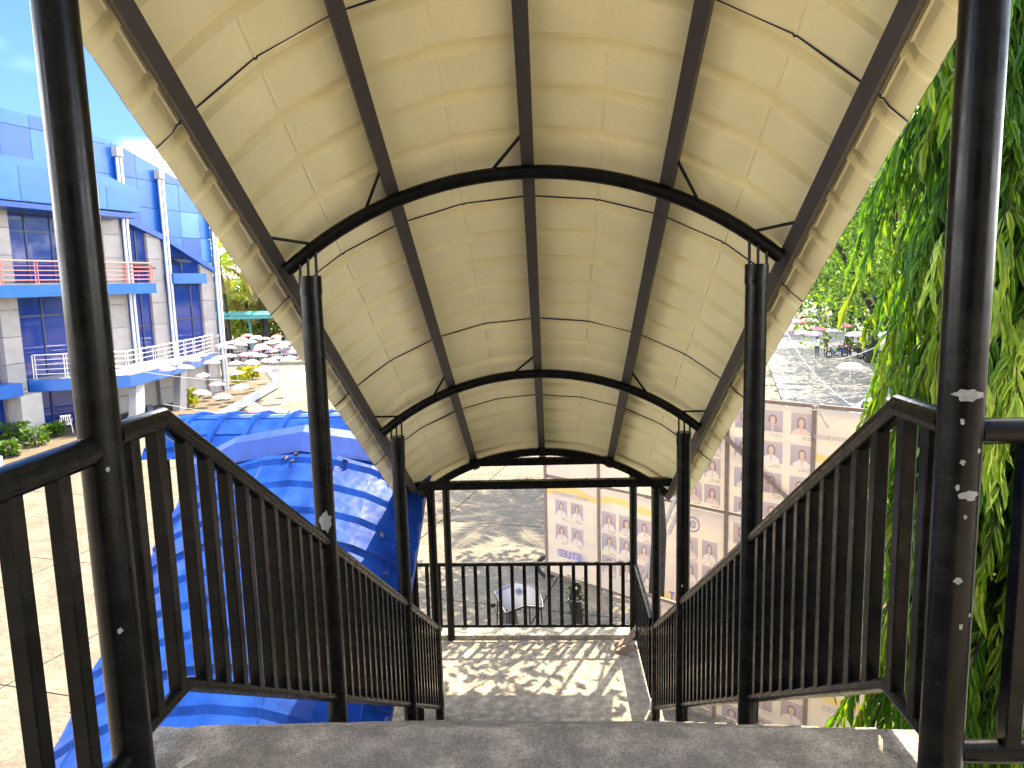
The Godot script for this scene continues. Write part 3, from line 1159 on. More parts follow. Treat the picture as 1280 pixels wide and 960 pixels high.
func crown(s: SurfaceTool, blobs: Array, n: int, size: float, cols: Array, droop := 0.3) -> void:
	var vol := 0.0
	for b in blobs:
		vol += b[1].x * b[1].z
	for b in blobs:
		var m := int(n * b[1].x * b[1].z / vol)
		# twig clusters: leaves gather round random points near the surface of the blob
		var ncl := maxi(2, m / 26)
		for k in ncl:
			var d := Vector3(rng.randfn(), rng.randfn(), rng.randfn()).normalized()
			var rad := pow(rng.randf(), 0.30) * rng.randf_range(0.88, 1.12)
			var cc: Vector3 = b[0] + d * rad * b[1]
			var tone := rng.randf_range(0.65, 1.25)
			for q in 26:
				var p := cc + Vector3(rng.randfn(), rng.randfn() * 0.6, rng.randfn()) * size * 1.9
				var dir := (d * 0.5 + Vector3(rng.randfn(), rng.randfn() - droop, rng.randfn()) * 0.7).normalized()
				var sd := dir.cross(Vector3(rng.randfn(), rng.randfn() + 0.6, rng.randfn())).normalized() * size * 0.28
				var L := size * rng.randf_range(0.7, 1.3)
				var c: Color = cols[rng.randi() % cols.size()]
				s.set_color(c * tone)
				quad(s, p, p + dir * L * 0.5 + sd, p + dir * L, p + dir * L * 0.5 - sd)

func broad_tree(label: String, at: Vector3, h: float, w: float, n: int, size: float, cols: Array, sd: int, grp := "", low := 0.35, lean := Vector3.ZERO) -> Node3D:
	rng.seed = sd
	var t := thing("broadleaf_tree", label, "tree", at, 0.0, grp)
	var s := S()
	var tips := []
	var fork := h * low
	tube(s, [Vector3.ZERO, Vector3(0.1, fork * 0.5, 0.05), Vector3(0.0, fork, 0.1)], [maxf(0.15, w * 0.026), maxf(0.13, w * 0.022), w * 0.019], 9)
	for k in 7:
		var a := TAU * k / 7.0 + rng.randf() * 0.6
		var e := lean + Vector3(cos(a) * w * rng.randf_range(0.2, 0.36), h * rng.randf_range(maxf(0.40, low + 0.06), 0.90), sin(a) * w * rng.randf_range(0.2, 0.36))
		tube(s, [Vector3(0, fork * 0.92, 0.1), Vector3(e.x * 0.5, fork + (e.y - fork) * 0.45, e.z * 0.5), e], [w * 0.016, w * 0.010, w * 0.004], 6)
		tips.append(e)
	obj("trunk", s, M.bark, t)
	var blobs := []
	for e in tips:
		blobs.append([e + Vector3(0, h * 0.02, 0), Vector3(w * rng.randf_range(0.17, 0.26), h * rng.randf_range(0.10, 0.17), w * rng.randf_range(0.17, 0.26))])
	for k in 5:
		var a := rng.randf() * TAU
		blobs.append([lean + Vector3(cos(a) * w * 0.26, h * rng.randf_range(maxf(0.22, low + 0.04), 0.95), sin(a) * w * 0.26), Vector3(w * 0.2, h * 0.1, w * 0.2)])
	blobs.append([lean + Vector3(0, h * 0.86, 0), Vector3(w * 0.26, h * 0.14, w * 0.26)])
	s = S()
	crown(s, blobs, n, size, cols)
	obj("crown", s, M.leaf, t)
	return t

func palm(label: String, at: Vector3, h: float, fl: float, sd: int, grp := "") -> Node3D:
	rng.seed = sd
	var t := thing("coconut_palm", label, "palm", at, 0.0, grp)
	var s := S()
	var pts := []
	var rr := []
	var lean := Vector2(rng.randf_range(-0.6, 0.6), rng.randf_range(-0.6, 0.6))
	for i in 9:
		var f := i / 8.0
		pts.append(Vector3(lean.x * f * f, h * f, lean.y * f * f))
		rr.append(lerpf(0.20, 0.11, f) + (0.02 if i % 2 == 0 else 0.0))
	tube(s, pts, rr, 10)
	obj("trunk", s, M.bark, t)
	var o: Vector3 = pts[-1]
	for k in 17:
		var a := TAU * k / 17.0 * 2.4 + rng.randf() * 0.4
		var el := lerpf(1.2, -0.35, k / 16.0)
		var out := Vector3(cos(a), 0, sin(a))
		var f := S()
		var prev := o
		var L := fl * rng.randf_range(0.85, 1.1)
		var n := 16
		var spine := [o]
		for i in range(1, n + 1):
			var e := el - 1.5 * pow(float(i) / n, 1.5)
			var p: Vector3 = prev + (out * cos(e) + Vector3.UP * sin(e)) * (L / n)
			spine.append(p)
			prev = p
		f.set_color(Color(0.2, 0.2, 0.05))
		tube(f, spine, 0.025, 4, false)
		var c := Color(0.20, 0.30, 0.035).lerp(Color(0.46, 0.44, 0.07), rng.randf()) if k < 13 else Color(0.20, 0.15, 0.05)
		for i in range(1, n):
			for hlf in 2:
				var p: Vector3 = spine[i].lerp(spine[i + 1], hlf * 0.5)
				var tdir: Vector3 = (spine[i + 1] - spine[i]).normalized()
				for sg in [-1.0, 1.0]:
					var sd_: Vector3 = tdir.cross(Vector3.UP).normalized() * sg
					var ll := L * 0.30 * sin(PI * (0.12 + 0.83 * (i + hlf * 0.5) / n)) * rng.randf_range(0.85, 1.1)
					var tip := p + sd_ * ll * 0.8 + tdir * ll * 0.5 + Vector3(0, -ll * rng.randf_range(0.25, 0.6), 0)
					var w := tdir * 0.065
					var mid := p.lerp(tip, 0.5) + Vector3(0, ll * 0.06, 0)
					f.set_color(c * rng.randf_range(0.8, 1.25))
					quad(f, p - w * 0.6, mid - w, tip, mid + w)
		obj("frond", f, M.palm, t)
	return t

func mast_leaf() -> ArrayMesh:
	# lance-shaped, folded along the midrib, with wavy margins; hangs along -Y, one metre long
	var s := S()
	var n := 6
	var mid := []
	var le := []
	var ri := []
	for i in n + 1:
		var f := float(i) / n
		var w := 0.082 * pow(sin(PI * pow(f, 0.75)), 0.9) if i > 0 and i < n else 0.0
		var bend := 0.10 * sin(f * 2.6)
		var wav := 0.022 * (1 if i % 2 == 0 else -1)
		mid.append(Vector3(0, -f, bend))
		le.append(Vector3(-w, -f, bend + w * 0.55 + (wav if w > 0 else 0.0)))
		ri.append(Vector3(w, -f, bend + w * 0.55 - (wav if w > 0 else 0.0)))
	s.set_smooth_group(1)
	s.set_color(Color.WHITE)
	for i in n:
		for e in [le, ri]:
			if i == 0:
				tri(s, mid[0], e[1], mid[1])
			elif i == n - 1:
				tri(s, mid[i], e[i], mid[i + 1])
			else:
				quad(s, mid[i], e[i], e[i + 1], mid[i + 1])
	return fin(s)

func build_mast_tree() -> void:
	rng.seed = 909
	var at := Vector3(3.22, 0, -5.1)
	var t := thing("mast_tree", "columnar mast tree with long drooping wavy bright green leaves beside the stairs", "tree", at)
	var s := S()
	tube(s, [Vector3.ZERO, Vector3(0.03, 4, 0), Vector3(0, 9, 0.03), Vector3(0, 13, 0)], [0.15, 0.12, 0.08, 0.02], 10)
	obj("trunk", s, M.bark, t)
	var lm := mast_leaf()
	var tw := S()
	var xs := []
	var cs := []
	for k in 1450:
		var y := rng.randf_range(1.3, 12.2)
		var a := rng.randf() * TAU
		var lump := 0.94 + 0.15 * sin(a * 3.0 + y * 1.9) + 0.08 * sin(a * 5.0 - y * 3.1)
		var rho := lerpf(0.35, 1.22, sqrt(rng.randf())) * lump * (1.0 if y < 9.5 else clampf((13.0 - y) / 3.5, 0.2, 1.0))
		var out := Vector3(cos(a), 0, sin(a))
		var drop := rng.randf_range(0.7, 1.5)
		var pts := []
		for i in 7:
			var f := i / 6.0
			var r := rho * pow(f, 0.6)
			pts.append(out * r + Vector3(0, y + 0.25 * f - drop * f * f * 1.15, 0) + Vector3(rng.randf_range(-0.03, 0.03), 0, rng.randf_range(-0.03, 0.03)))
		tube(tw, pts, [0.011, 0.010, 0.008, 0.006, 0.005, 0.004, 0.003], 3, false)
		var young := rng.randf() < 0.40
		var nl := 28
		for i in nl:
			var f := lerpf(0.22, 1.0, i / float(nl - 1))
			var q := f * 6.0
			var ii := mini(5, int(q))
			var p: Vector3 = pts[ii].lerp(pts[ii + 1], q - ii)
			var side := Vector3(-out.z, 0, out.x) * (1.0 if i % 2 == 0 else -1.0)
			var dir := (Vector3(0, -1.4, 0) + side * rng.randf_range(0.02, 0.55) + out * rng.randf_range(-0.15, 0.4)).normalized()
			var L := rng.randf_range(0.17, 0.31)
			var yv := -dir
			var xv := yv.cross(out + side * rng.randf_range(-1.2, 1.2)).normalized()
			var zv := xv.cross(yv)
			xs.append(Transform3D(Basis(xv * L * rng.randf_range(0.8, 1.25), yv * L, zv * L), p))
			var c := Color(0.08, 0.21, 0.025).lerp(Color(0.22, 0.40, 0.035), pow(rng.randf(), 1.3))
			if young and f > 0.55:
				c = c.lerp(Color(0.52, 0.55, 0.05), rng.randf_range(0.3, 0.95) * (f - 0.3))
			if rng.randf() < 0.004:
				c = Color(0.55, 0.25, 0.03)
			cs.append(c)
	obj("twigs", tw, M.bark, t)
	# the leaves that hang nearest the stair are parts; the others form the crown
	var order := []
	var eye := Vector3(0, CAMY, 0) - at
	for i in xs.size():
		order.append([xs[i].origin.distance_squared_to(eye) + absf(xs[i].origin.y - 7.0) * 0.9, i])
	order.sort_custom(func(p, q): return p[0] < q[0])
	var shades := []   # six greens of young and old leaves, dealt out at random
	for k in 6:
		var m := leafmat(1, 1, 1, 0.4, 1.0)
		m.vertex_color_use_as_albedo = false
		m.albedo_color = [Color(0.08, 0.21, 0.025), Color(0.12, 0.27, 0.028), Color(0.17, 0.34, 0.032), Color(0.26, 0.42, 0.036), Color(0.42, 0.50, 0.045), Color(0.10, 0.24, 0.027)][k].linear_to_srgb()
		shades.append(m)
	var mm := MultiMesh.new()
	mm.transform_format = MultiMesh.TRANSFORM_3D
	mm.use_colors = true
	mm.mesh = lm
	mm.instance_count = xs.size() - 300
	for k in xs.size():
		var i: int = order[k][1]
		if k < 300:
			put("leaf", lm, shades[(i * 5 + i / 7) % 6], t, xs[i])
		else:
			mm.set_instance_transform(k - 300, xs[i])
			mm.set_instance_color(k - 300, cs[i])
	var mi := MultiMeshInstance3D.new()
	mi.name = "crown"
	mi.multimesh = mm
	mi.material_override = M.mast
	mi.set_meta("kind", "stuff")
	t.add_child(mi)

func build_planting() -> void:
	var G := [Color(0.07, 0.15, 0.025), Color(0.11, 0.20, 0.03), Color(0.05, 0.11, 0.02)]
	var Y := [Color(0.45, 0.36, 0.03), Color(0.35, 0.33, 0.04), Color(0.16, 0.22, 0.03)]
	var P := [Color(0.55, 0.10, 0.24), Color(0.6, 0.2, 0.32), Color(0.08, 0.16, 0.03)]
	rng.seed = 5150
	# planters: pale blue kerbs with soil
	var beds := [[[Vector2(-2, 612), Vector2(60, 575), Vector2(150, 538), Vector2(180, 500), Vector2(60, 530), Vector2(-2, 545)], "by the white pillar"],
		[[Vector2(196, 560), Vector2(345, 478), Vector2(330, 458), Vector2(230, 478), Vector2(186, 500)], "below the blue deck"]]
	for bd in beds:
		var pts := []
		for q in bd[0]:
			pts.append(g(q.x, q.y, 0.35))
		var c := Vector3.ZERO
		for p in pts:
			c += p / pts.size()
		var t := thing("planter_bed", "raised planting bed with pale blue kerb " + bd[1], "planter", Vector3(c.x, 0, c.z))
		var poly := PackedVector2Array()
		for p in pts:
			poly.append(Vector2(p.x - c.x, p.z - c.z))
		var s := S()
		var id := Geometry2D.triangulate_polygon(poly)
		for i in range(0, id.size(), 3):
			tri(s, Vector3(poly[id[i]].x, 0.28, poly[id[i]].y), Vector3(poly[id[i + 1]].x, 0.28, poly[id[i + 1]].y), Vector3(poly[id[i + 2]].x, 0.28, poly[id[i + 2]].y))
		obj("soil", s, M.soil, t)
		for i in poly.size():
			var a := Vector3(poly[i].x, 0.21, poly[i].y)
			var b := Vector3(poly[(i + 1) % poly.size()].x, 0.21, poly[(i + 1) % poly.size()].y)
			s = S()
			beam(s, a, b, 0.28, 0.42 + 0.01 * (i % 2))
			obj("kerb", s, M.kerb, t)
	for q in [[20, 552, 1.1, 1.8], [45, 556, 1.0, 1.7], [12, 570, 0.8, 1.2], [70, 545, 0.8, 1.2], [35, 545, 1.0, 1.4]]:
		bush("green_shrub", "leafy green shrub in the bed by the white pillar", "shrub", g(q[0], q[1], 0.3), q[2], q[3], 260, 0.28, 0.07, G, 0.4, "green shrubs by the white pillar")
	for q in [[155, 508], [147, 500], [265, 462], [205, 497], [248, 470], [230, 492]]:
		bush("spiky_shrub", "yellow green spiky leaved shrub below the blue deck", "shrub", g(q[0], q[1], 0.3), 1.1, 1.4, 170, 0.75, 0.06, [Color(0.20, 0.30, 0.04), Color(0.12, 0.22, 0.03), Color(0.3, 0.36, 0.06)], 0.7, "spiky shrubs by the deck")
	for q in [[236, 508, 1.2], [305, 476, 1.2], [298, 480, 1.0], [316, 474, 1.1], [276, 484, 0.9]]:
		bush("yellow_croton", "yellow leaved croton in the pale kerbed bed", "shrub", g(q[0], q[1], 0.3), q[2], 1.5, 220, 0.4, 0.07, Y, 0.6, "yellow crotons in the bed")
	for q in [[190, 500], [200, 494]]:
		bush("pink_flowers", "pink flowering shrub behind the deck supports", "shrub", g(q[0], q[1], 0.3), 1.4, 1.8, 260, 0.22, 0.08, P, 0.4, "pink flowering shrubs")
	# palms and greenery beyond the hall
	var k := 0
	for q in [[290, 452, 9.0, 4.2], [335, 446, 8.2, 4.0], [372, 442, 7.6, 4.2], [312, 440, 10.5, 4.6], [355, 436, 10.0, 4.4], [268, 438, 12.5, 4.6], [398, 438, 9.0, 4.4], [285, 445, 6.0, 4.2], [330, 440, 6.2, 4.2]]:
		palm("coconut palm with yellow green fronds beyond the teal walkway roof", g(q[0], q[1]), q[2], q[3], 700 + k, "palms beyond the hall")
		k += 1
	for q in [[340, 436, 6.5, 9.0], [300, 434, 8.0, 10.0], [395, 432, 8.0, 11.0], [258, 432, 9.0, 11.0]]:
		broad_tree("light green broadleaf tree growing among the coconut palms", g(q[0], q[1]), q[2], q[3], 5200, 0.42, [Color(0.10, 0.17, 0.025), Color(0.18, 0.24, 0.03), Color(0.28, 0.28, 0.03), Color(0.07, 0.12, 0.02)], 740 + k, "broadleaf trees among the palms", 0.2)
		k += 1
	palm("coconut palm standing behind the end of the printed boards", Vector3(0.75, 0, -26.3), 8.6, 3.6, 771)
	# shade trees along the road
	var cols := [Color(0.10, 0.20, 0.025), Color(0.16, 0.28, 0.03), Color(0.25, 0.36, 0.04), Color(0.06, 0.14, 0.018)]
	for q in [[20.8, -45.0, 15.0, 17.0], [24.8, -58.0, 16.0, 18.0], [29.0, -73.0, 16.0, 17.0], [34.0, -90.0, 15.0, 16.0], [40.0, -112.0, 16.0, 17.0], [46.0, -138.0, 16.0, 18.0], [33.0, -50.0, 19.0, 15.0], [40.0, -68.0, 20.0, 16.0], [52.0, -95.0, 20.0, 18.0], [30.0, -150.0, 15.0, 18.0], [16.0, -160.0, 15.0, 20.0], [-6.0, -170.0, 14.0, 22.0], [28.0, -36.0, 16.0, 12.0]]:
		broad_tree("tall leafy green shade tree standing along the road verge", Vector3(q[0], 0, q[1]), q[2], q[3], 13000 if q[1] > -100.0 else 6000, 0.36 if q[1] > -75.0 else 0.5, cols, 800 + k, "shade trees along the road", 0.16)
		k += 1
	# tree whose crown dapples the landing
	var tr := broad_tree("rough barked tree standing between the landing and the printed boards", Vector3(1.72, 0, -12.3), 8.6, 3.0, 560, 0.23, cols, 861, "", 0.62, Vector3(-1.2, 0, 1.7))
	broad_tree("dark leaved tree growing behind the printed boards", Vector3(2.9, 0, -21.5), 10.5, 5.6, 3600, 0.34, cols, 862, "", 0.55, Vector3(-2.0, 0, 1.6))

# ------------------------------------------------------------------ printed boards
func portrait(im: Image, x0: int, y0: int, w: int, h: int, sd: int) -> void:
	var r := RandomNumberGenerator.new()
	r.seed = sd
	var hair_w := r.randf_range(0.34, 0.46)
	var hair_d := r.randf_range(0.25, 0.75)
	var tint := r.randf_range(-0.08, 0.08)
	var ox := r.randf_range(-0.1, 0.1)
	var oy := r.randf_range(-0.08, 0.08)
	var cloth: Color = Color(0.86, 0.85, 0.88) if r.randf() < 0.6 else [Color(0.72, 0.80, 0.86), Color(0.45, 0.45, 0.55), Color(0.80, 0.70, 0.72)][r.randi() % 3]
	for y in h:
		for x in w:
			var u := (x + 0.5) / w * 2.0 - 1.0 + ox
			var v := (y + 0.5) / h * 2.0 - 1.0 + oy
			var c := Color(0.50 + tint, 0.48, 0.60 - tint).lerp(Color(0.62, 0.58, 0.68), clampf(0.5 - 0.5 * v + 0.2 * u, 0, 1))
			var hr := Vector2(u / hair_w, (v + 0.22) / 0.46).length()
			if hr < 1.0 or (absf(u) < hair_w and v > -0.22 and v < -0.22 + 0.9 * hair_d):
				c = Color(0.33, 0.27, 0.32)
			if absf(u) < 0.16 and v > 0.0 and v < 0.45:
				c = Color(0.74, 0.58, 0.56)
			var sh := 0.32 + 0.55 * u * u
			if v > sh and absf(u) < 0.82:
				c = cloth
			if v > sh and absf(u) < 0.12 - 0.1 * (v - 0.3):
				c = Color(0.78, 0.64, 0.62)
			if Vector2(u / 0.235, (v + 0.16) / 0.33).length() < 1.0:
				c = Color(0.80, 0.65, 0.62)
				if v > -0.02 and v < 0.03 and absf(u) < 0.08:
					c = Color(0.70, 0.42, 0.44)
				if absf(v + 0.2) < 0.03 and absf(absf(u) - 0.1) < 0.035:
					c = Color(0.40, 0.32, 0.34)
			c = c.lerp(Color(0.88, 0.82, 0.76), 0.40)
			var X := x0 + x
			var Y := y0 + y
			if X >= 0 and Y >= 0 and X < im.get_width() and Y < im.get_height():
				im.set_pixel(X, Y, c)
	# two short name lines below
	for l in 2:
		var lw := int(w * r.randf_range(0.4, 0.7))
		var lx := x0 + w - lw - 2
		for x in lw:
			if r.randf() < 0.7:
				for yy in 3:
					var Y := y0 + h + 6 + l * 7 + yy
					if lx + x < im.get_width() and lx + x >= 0 and Y < im.get_height():
						im.set_pixel(lx + x, Y, Color(0.58, 0.55, 0.55))

# one printed sheet 1.38 x 2.04 m, 200 pixels to the metre; portraits in metres from its top left
func tarp_mat(ports: Array, gold: float, seal: Vector2, sd: int) -> StandardMaterial3D:
	var w := 276
	var h := 408
	var im := Image.create(w, h, false, Image.FORMAT_RGB8)
	var n := FastNoiseLite.new()
	n.seed = sd
	n.frequency = 0.008
	for y in h:
		for x in w:
			var k := n.get_noise_2d(x * 0.4, y * 1.5)
			var c := Color(0.92, 0.87, 0.79).lerp(Color(0.86, 0.81, 0.79), clampf(0.5 + k, 0, 1))
			if gold > 0.0:
				var v := y / 200.0 - gold - 0.05 * sin(x * 0.02 + sd)
				if absf(v) < 0.07 + 0.03 * n.get_noise_2d(x * 2.0, 40.0):
					c = c.lerp(Color(0.93, 0.78, 0.42), 0.75)
			if seal.x > 0.0:
				var d := Vector2(x / 200.0, y / 200.0).distance_to(seal)
				if d < 0.15 and (d > 0.115 or d < 0.075):
					c = Color(0.58, 0.56, 0.70)
				if d < 0.05 and int(x / 5.0) % 2 == 0:
					c = Color(0.82, 0.79, 0.82)
			im.set_pixel(x, y, c)
	var i := 0
	for p in ports:
		portrait(im, int(p[0] * 200), int(p[1] * 200), int(p[2] * 200), int(p[3] * 200), sd * 31 + i)
		i += 1
	var m := StandardMaterial3D.new()
	m.albedo_texture = tx(im)
	m.roughness = 0.6
	m.cull_mode = BaseMaterial3D.CULL_DISABLED
	m.backlight_enabled = true
	m.backlight = Color(0.5, 0.47, 0.44)
	m.albedo_color = Color(0.88, 0.855, 0.80)
	return m

func sheet_mesh(w: float, h: float, sd: int) -> ArrayMesh:
	var s := SurfaceTool.new()
	s.begin(Mesh.PRIMITIVE_TRIANGLES)
	s.set_smooth_group(1)
	var n := FastNoiseLite.new()
	n.seed = sd
	n.frequency = 0.9
	var nx := 14
	var ny := 18
	var f := func(i: int, j: int) -> void:
		var u := float(i) / nx
		var v := float(j) / ny
		var e := sin(PI * u) * sin(PI * v)
		s.set_uv(Vector2(u, v))
		s.add_vertex(Vector3(u * w, h - v * h, n.get_noise_2d(u * w * 2.2 + v * 2.0, v * h * 0.8) * 0.05 * e))
	for i in nx:
		for j in ny:
			for e in [[0, 0], [1, 0], [1, 1], [0, 0], [1, 1], [0, 1]]:
				f.call(i + e[0], j + e[1])
	s.generate_normals()
	return s.commit()

func lettering(parent: Node, txt: String, size: float, pos: Vector3, m: Material, font := "Droid Sans", bold := true) -> void:
	var t := TextMesh.new()
	var fo := SystemFont.new()
	fo.font_names = PackedStringArray([font])
	fo.font_weight = 700 if bold else 400
	t.font = fo
	t.text = txt
	t.font_size = 64
	t.pixel_size = size / 46.0
	t.depth = 0.002
	# printed on the far face and seen through the sheet, so it reads backwards from the stair
	put("lettering", t, m, parent, Transform3D(Basis(Vector3.UP, PI), pos))

func build_boards() -> void:
	var tdv := Vector3(0.7674, 0, 0.6411)
	var tn := Vector3(-0.6411, 0, 0.7674)
	var o := Vector3(-0.1, 0, -15.8)
	var b := thing("printed_board", "long two tier board of backlit graduation tarpaulins on brown timber frame", "board")
	b.transform = Transform3D(Basis(tdv, Vector3.UP, tn), o)
	var us := [0.0, 1.43, 2.86, 4.25, 5.76, 7.2, 8.6]
	for u in us:
		var s := S()
		beam(s, Vector3(u, 0, 0.0), Vector3(u, 4.86, 0), 0.09, 0.07, Vector3(1, 0, 0))
		obj("frame_post", s, M.wood, b)
	for v in [0.56, 2.76, 4.85]:
		for i in us.size() - 1:
			var s := S()
			beam(s, Vector3(us[i] + 0.036, v, 0), Vector3(us[i + 1] - 0.036, v, 0), 0.055, 0.06)
			obj("frame_rail", s, M.wood, b)
	var P3 := []
	for r in 5:
		for c in 3:
			P3.append([0.10 + c * 0.475, 0.10 + r * 0.545, 0.35, 0.37])
	var P2 := []
	for r in 2:
		for c in 2:
			P2.append([0.24 + c * 0.43, 0.42 + r * 0.53, 0.33, 0.33])
	var PM := []
	for r in 3:
		for c in 3:
			PM.append([0.04 + c * 0.43, 0.44 + r * 0.45, 0.36, 0.35])
	var PR := []
	for r in 3:
		for c in 2:
			PR.append([0.50 + c * 0.42, 0.55 + r * 0.46, 0.33, 0.36])
	var PU := []
	for r in 4:
		PU.append([0.58, 0.10 + r * 0.5, 0.33, 0.37])
		PU.append([0.96, 0.10 + r * 0.5, 0.33, 0.37])
	var mats := {
		"a": tarp_mat(P2, 0.22, Vector2(-1, 0), 2), "b": tarp_mat(PM, 0.22, Vector2(-1, 0), 3),
		"c": tarp_mat(PR, 1.85, Vector2(0.72, 0.30), 4), "d": tarp_mat(P3, 0.0, Vector2(-1, 0), 5),
		"e": tarp_mat([], 0.82, Vector2(0.78, 0.25), 6), "f": tarp_mat(PU, 0.0, Vector2(-1, 0), 7),
		"g": tarp_mat([[0.6, 0.35, 0.4, 0.45]], 1.3, Vector2(-1, 0), 8), "h": tarp_mat(P3, 0.0, Vector2(-1, 0), 9)}
	var lay := [["a", "b", "c", "d", "h", "h"], ["g", "g", "f", "d", "e", "h"]]
	for row in 2:
		for i in us.size() - 1:
			var w: float = us[i + 1] - us[i] - 0.07
			var v0: float = [0.60, 2.80][row]
			var h: float = [2.12, 2.01][row]
			var sh := put("tarpaulin", sheet_mesh(w, h, row * 10 + i), mats[lay[row][i]], b, Transform3D(Basis.IDENTITY, Vector3(us[i] + 0.035, v0, 0.03)))
			match lay[row][i]:
				"a":
					lettering(sh, "BTLED", 0.16, Vector3(w * 0.47, 0.52, 0.055), M.letter_blue)
					lettering(sh, "STATE UNIVERSITY", 0.07, Vector3(w * 0.5, 1.83, 0.055), M.letter_grey, "Droid Serif")
				"c":
					lettering(sh, "BT", 0.17, Vector3(0.36, 0.30, 0.055), M.letter_blue)
					lettering(sh, "STATE UNIVERSITY", 0.045, Vector3(0.33, 1.86, 0.055), M.letter_grey, "Droid Serif")
				"e":
					lettering(sh, "STATE UNIVERSITY", 0.065, Vector3(0.42, 1.56, 0.055), M.letter_grey, "Droid Serif")
					lettering(sh, "TEACHERS", 0.075, Vector3(0.36, 1.05, 0.055), M.letter_grey, "Droid Serif")
	# raking braces on the near side
	var br := S()
	beam(br, Vector3(4.2, 4.2, 0.10), Vector3(5.9, 2.85, 0.12), 0.05, 0.07, Vector3(0, 0, 1))
	obj("brace", br, M.wood, b)
	br = S()
	beam(br, Vector3(4.16, 4.55, 0.12), Vector3(3.35, 2.3, 0.5), 0.06, 0.05, Vector3(0, 0, 1))
	obj("brace", br, M.pale_wood, b)
	br = S()
	beam(br, Vector3(3.35, 3.0, 0.2), Vector3(2.6, 0.0, 1.2), 0.06, 0.05, Vector3(0, 0, 1))
	obj("brace", br, M.pale_wood, b)
	# lower board standing nearer the stair
	var b2 := thing("low_printed_board", "low printed tarpaulin board standing on the ground below the stair railing", "board")
	b2.transform = Transform3D(Basis(tdv, Vector3.UP, tn), o + tn * 1.9 + tdv * 3.6)
	for u in [0.0, 1.43, 2.86, 4.3]:
		var s := S()
		beam(s, Vector3(u, 0, 0), Vector3(u, 1.75, 0), 0.08, 0.06, Vector3(1, 0, 0))
		obj("frame_post", s, M.wood, b2)
	for i in 3:
		var sh := put("tarpaulin", sheet_mesh(1.36, 1.6, 60 + i), mats[["h", "d", "e"][i]], b2, Transform3D(Basis.IDENTITY, Vector3(1.43 * i + 0.035, 0.1, 0.03)))
		if i == 2:
			lettering(sh, "TEACHERS", 0.075, Vector3(0.5, 0.78, 0.055), M.letter_grey, "Droid Serif")
	var s := S()
	beam(s, Vector3(0, 1.72, 0.0), Vector3(4.3, 1.72, 0.0), 0.05, 0.05)
	obj("frame_rail", s, M.wood, b2)

func rope(label: String, a: Vector3, b: Vector3, sag: float, r := 0.008) -> void:
	var s := S()
	var pts := []
	for i in 13:
		var f := i / 12.0
		pts.append((b - a) * f + Vector3(0, -sag * 4.0 * f * (1.0 - f), 0))
	tube(s, pts, r, 5)
	var o := obj("rope", s, M.rope)
	o.position = a
	tag(o, label, "rope", "ropes over the road")

# ------------------------------------------------------------------ umbrellas
func make_umbrella(r: float) -> Array:
	var s := S()
	var n := 8
	var rows := 6
	for i in n:
		for j in rows:
			for k in 3:
				var q := []
				for e in [[k, j], [k + 1, j], [k + 1, j + 1], [k, j + 1]]:
					var f: float = float(e[1]) / rows
					var fa: float = float(e[0]) / 3.0
					var a := TAU * (i + fa) / n
					var sc := 1.0 - 0.09 * sin(PI * fa) * f
					var rr := r * sin(f * 1.25) / sin(1.25) * sc
					var y := 0.46 * r * (cos(f * 1.45)) + 0.02 * sin(PI * fa) * f
					q.append(Vector3(cos(a) * rr, y, sin(a) * rr))
				quad(s, q[0], q[1], q[2], q[3])
	var can := fin(s)
	s = S()
	for i in n:
		var a := TAU * i / n
		var pts := []
		for j in 5:
			var f := lerpf(0.05, 1.0, j / 4.0)
			var rr := r * sin(f * 1.25) / sin(1.25)
			pts.append(Vector3(cos(a) * rr, 0.46 * r * cos(f * 1.45) - 0.008, sin(a) * rr))
		tube(s, pts, 0.005, 4, false)
	var ribs := fin(s)
	s = S()
	tube(s, [Vector3(0, 0.46 * r + 0.06, 0), Vector3(0, -0.30, 0), Vector3(0.02, -0.34, 0), Vector3(0.045, -0.33, 0), Vector3(0.05, -0.30, 0)], 0.005, 6)
	return [can, ribs, fin(s)]

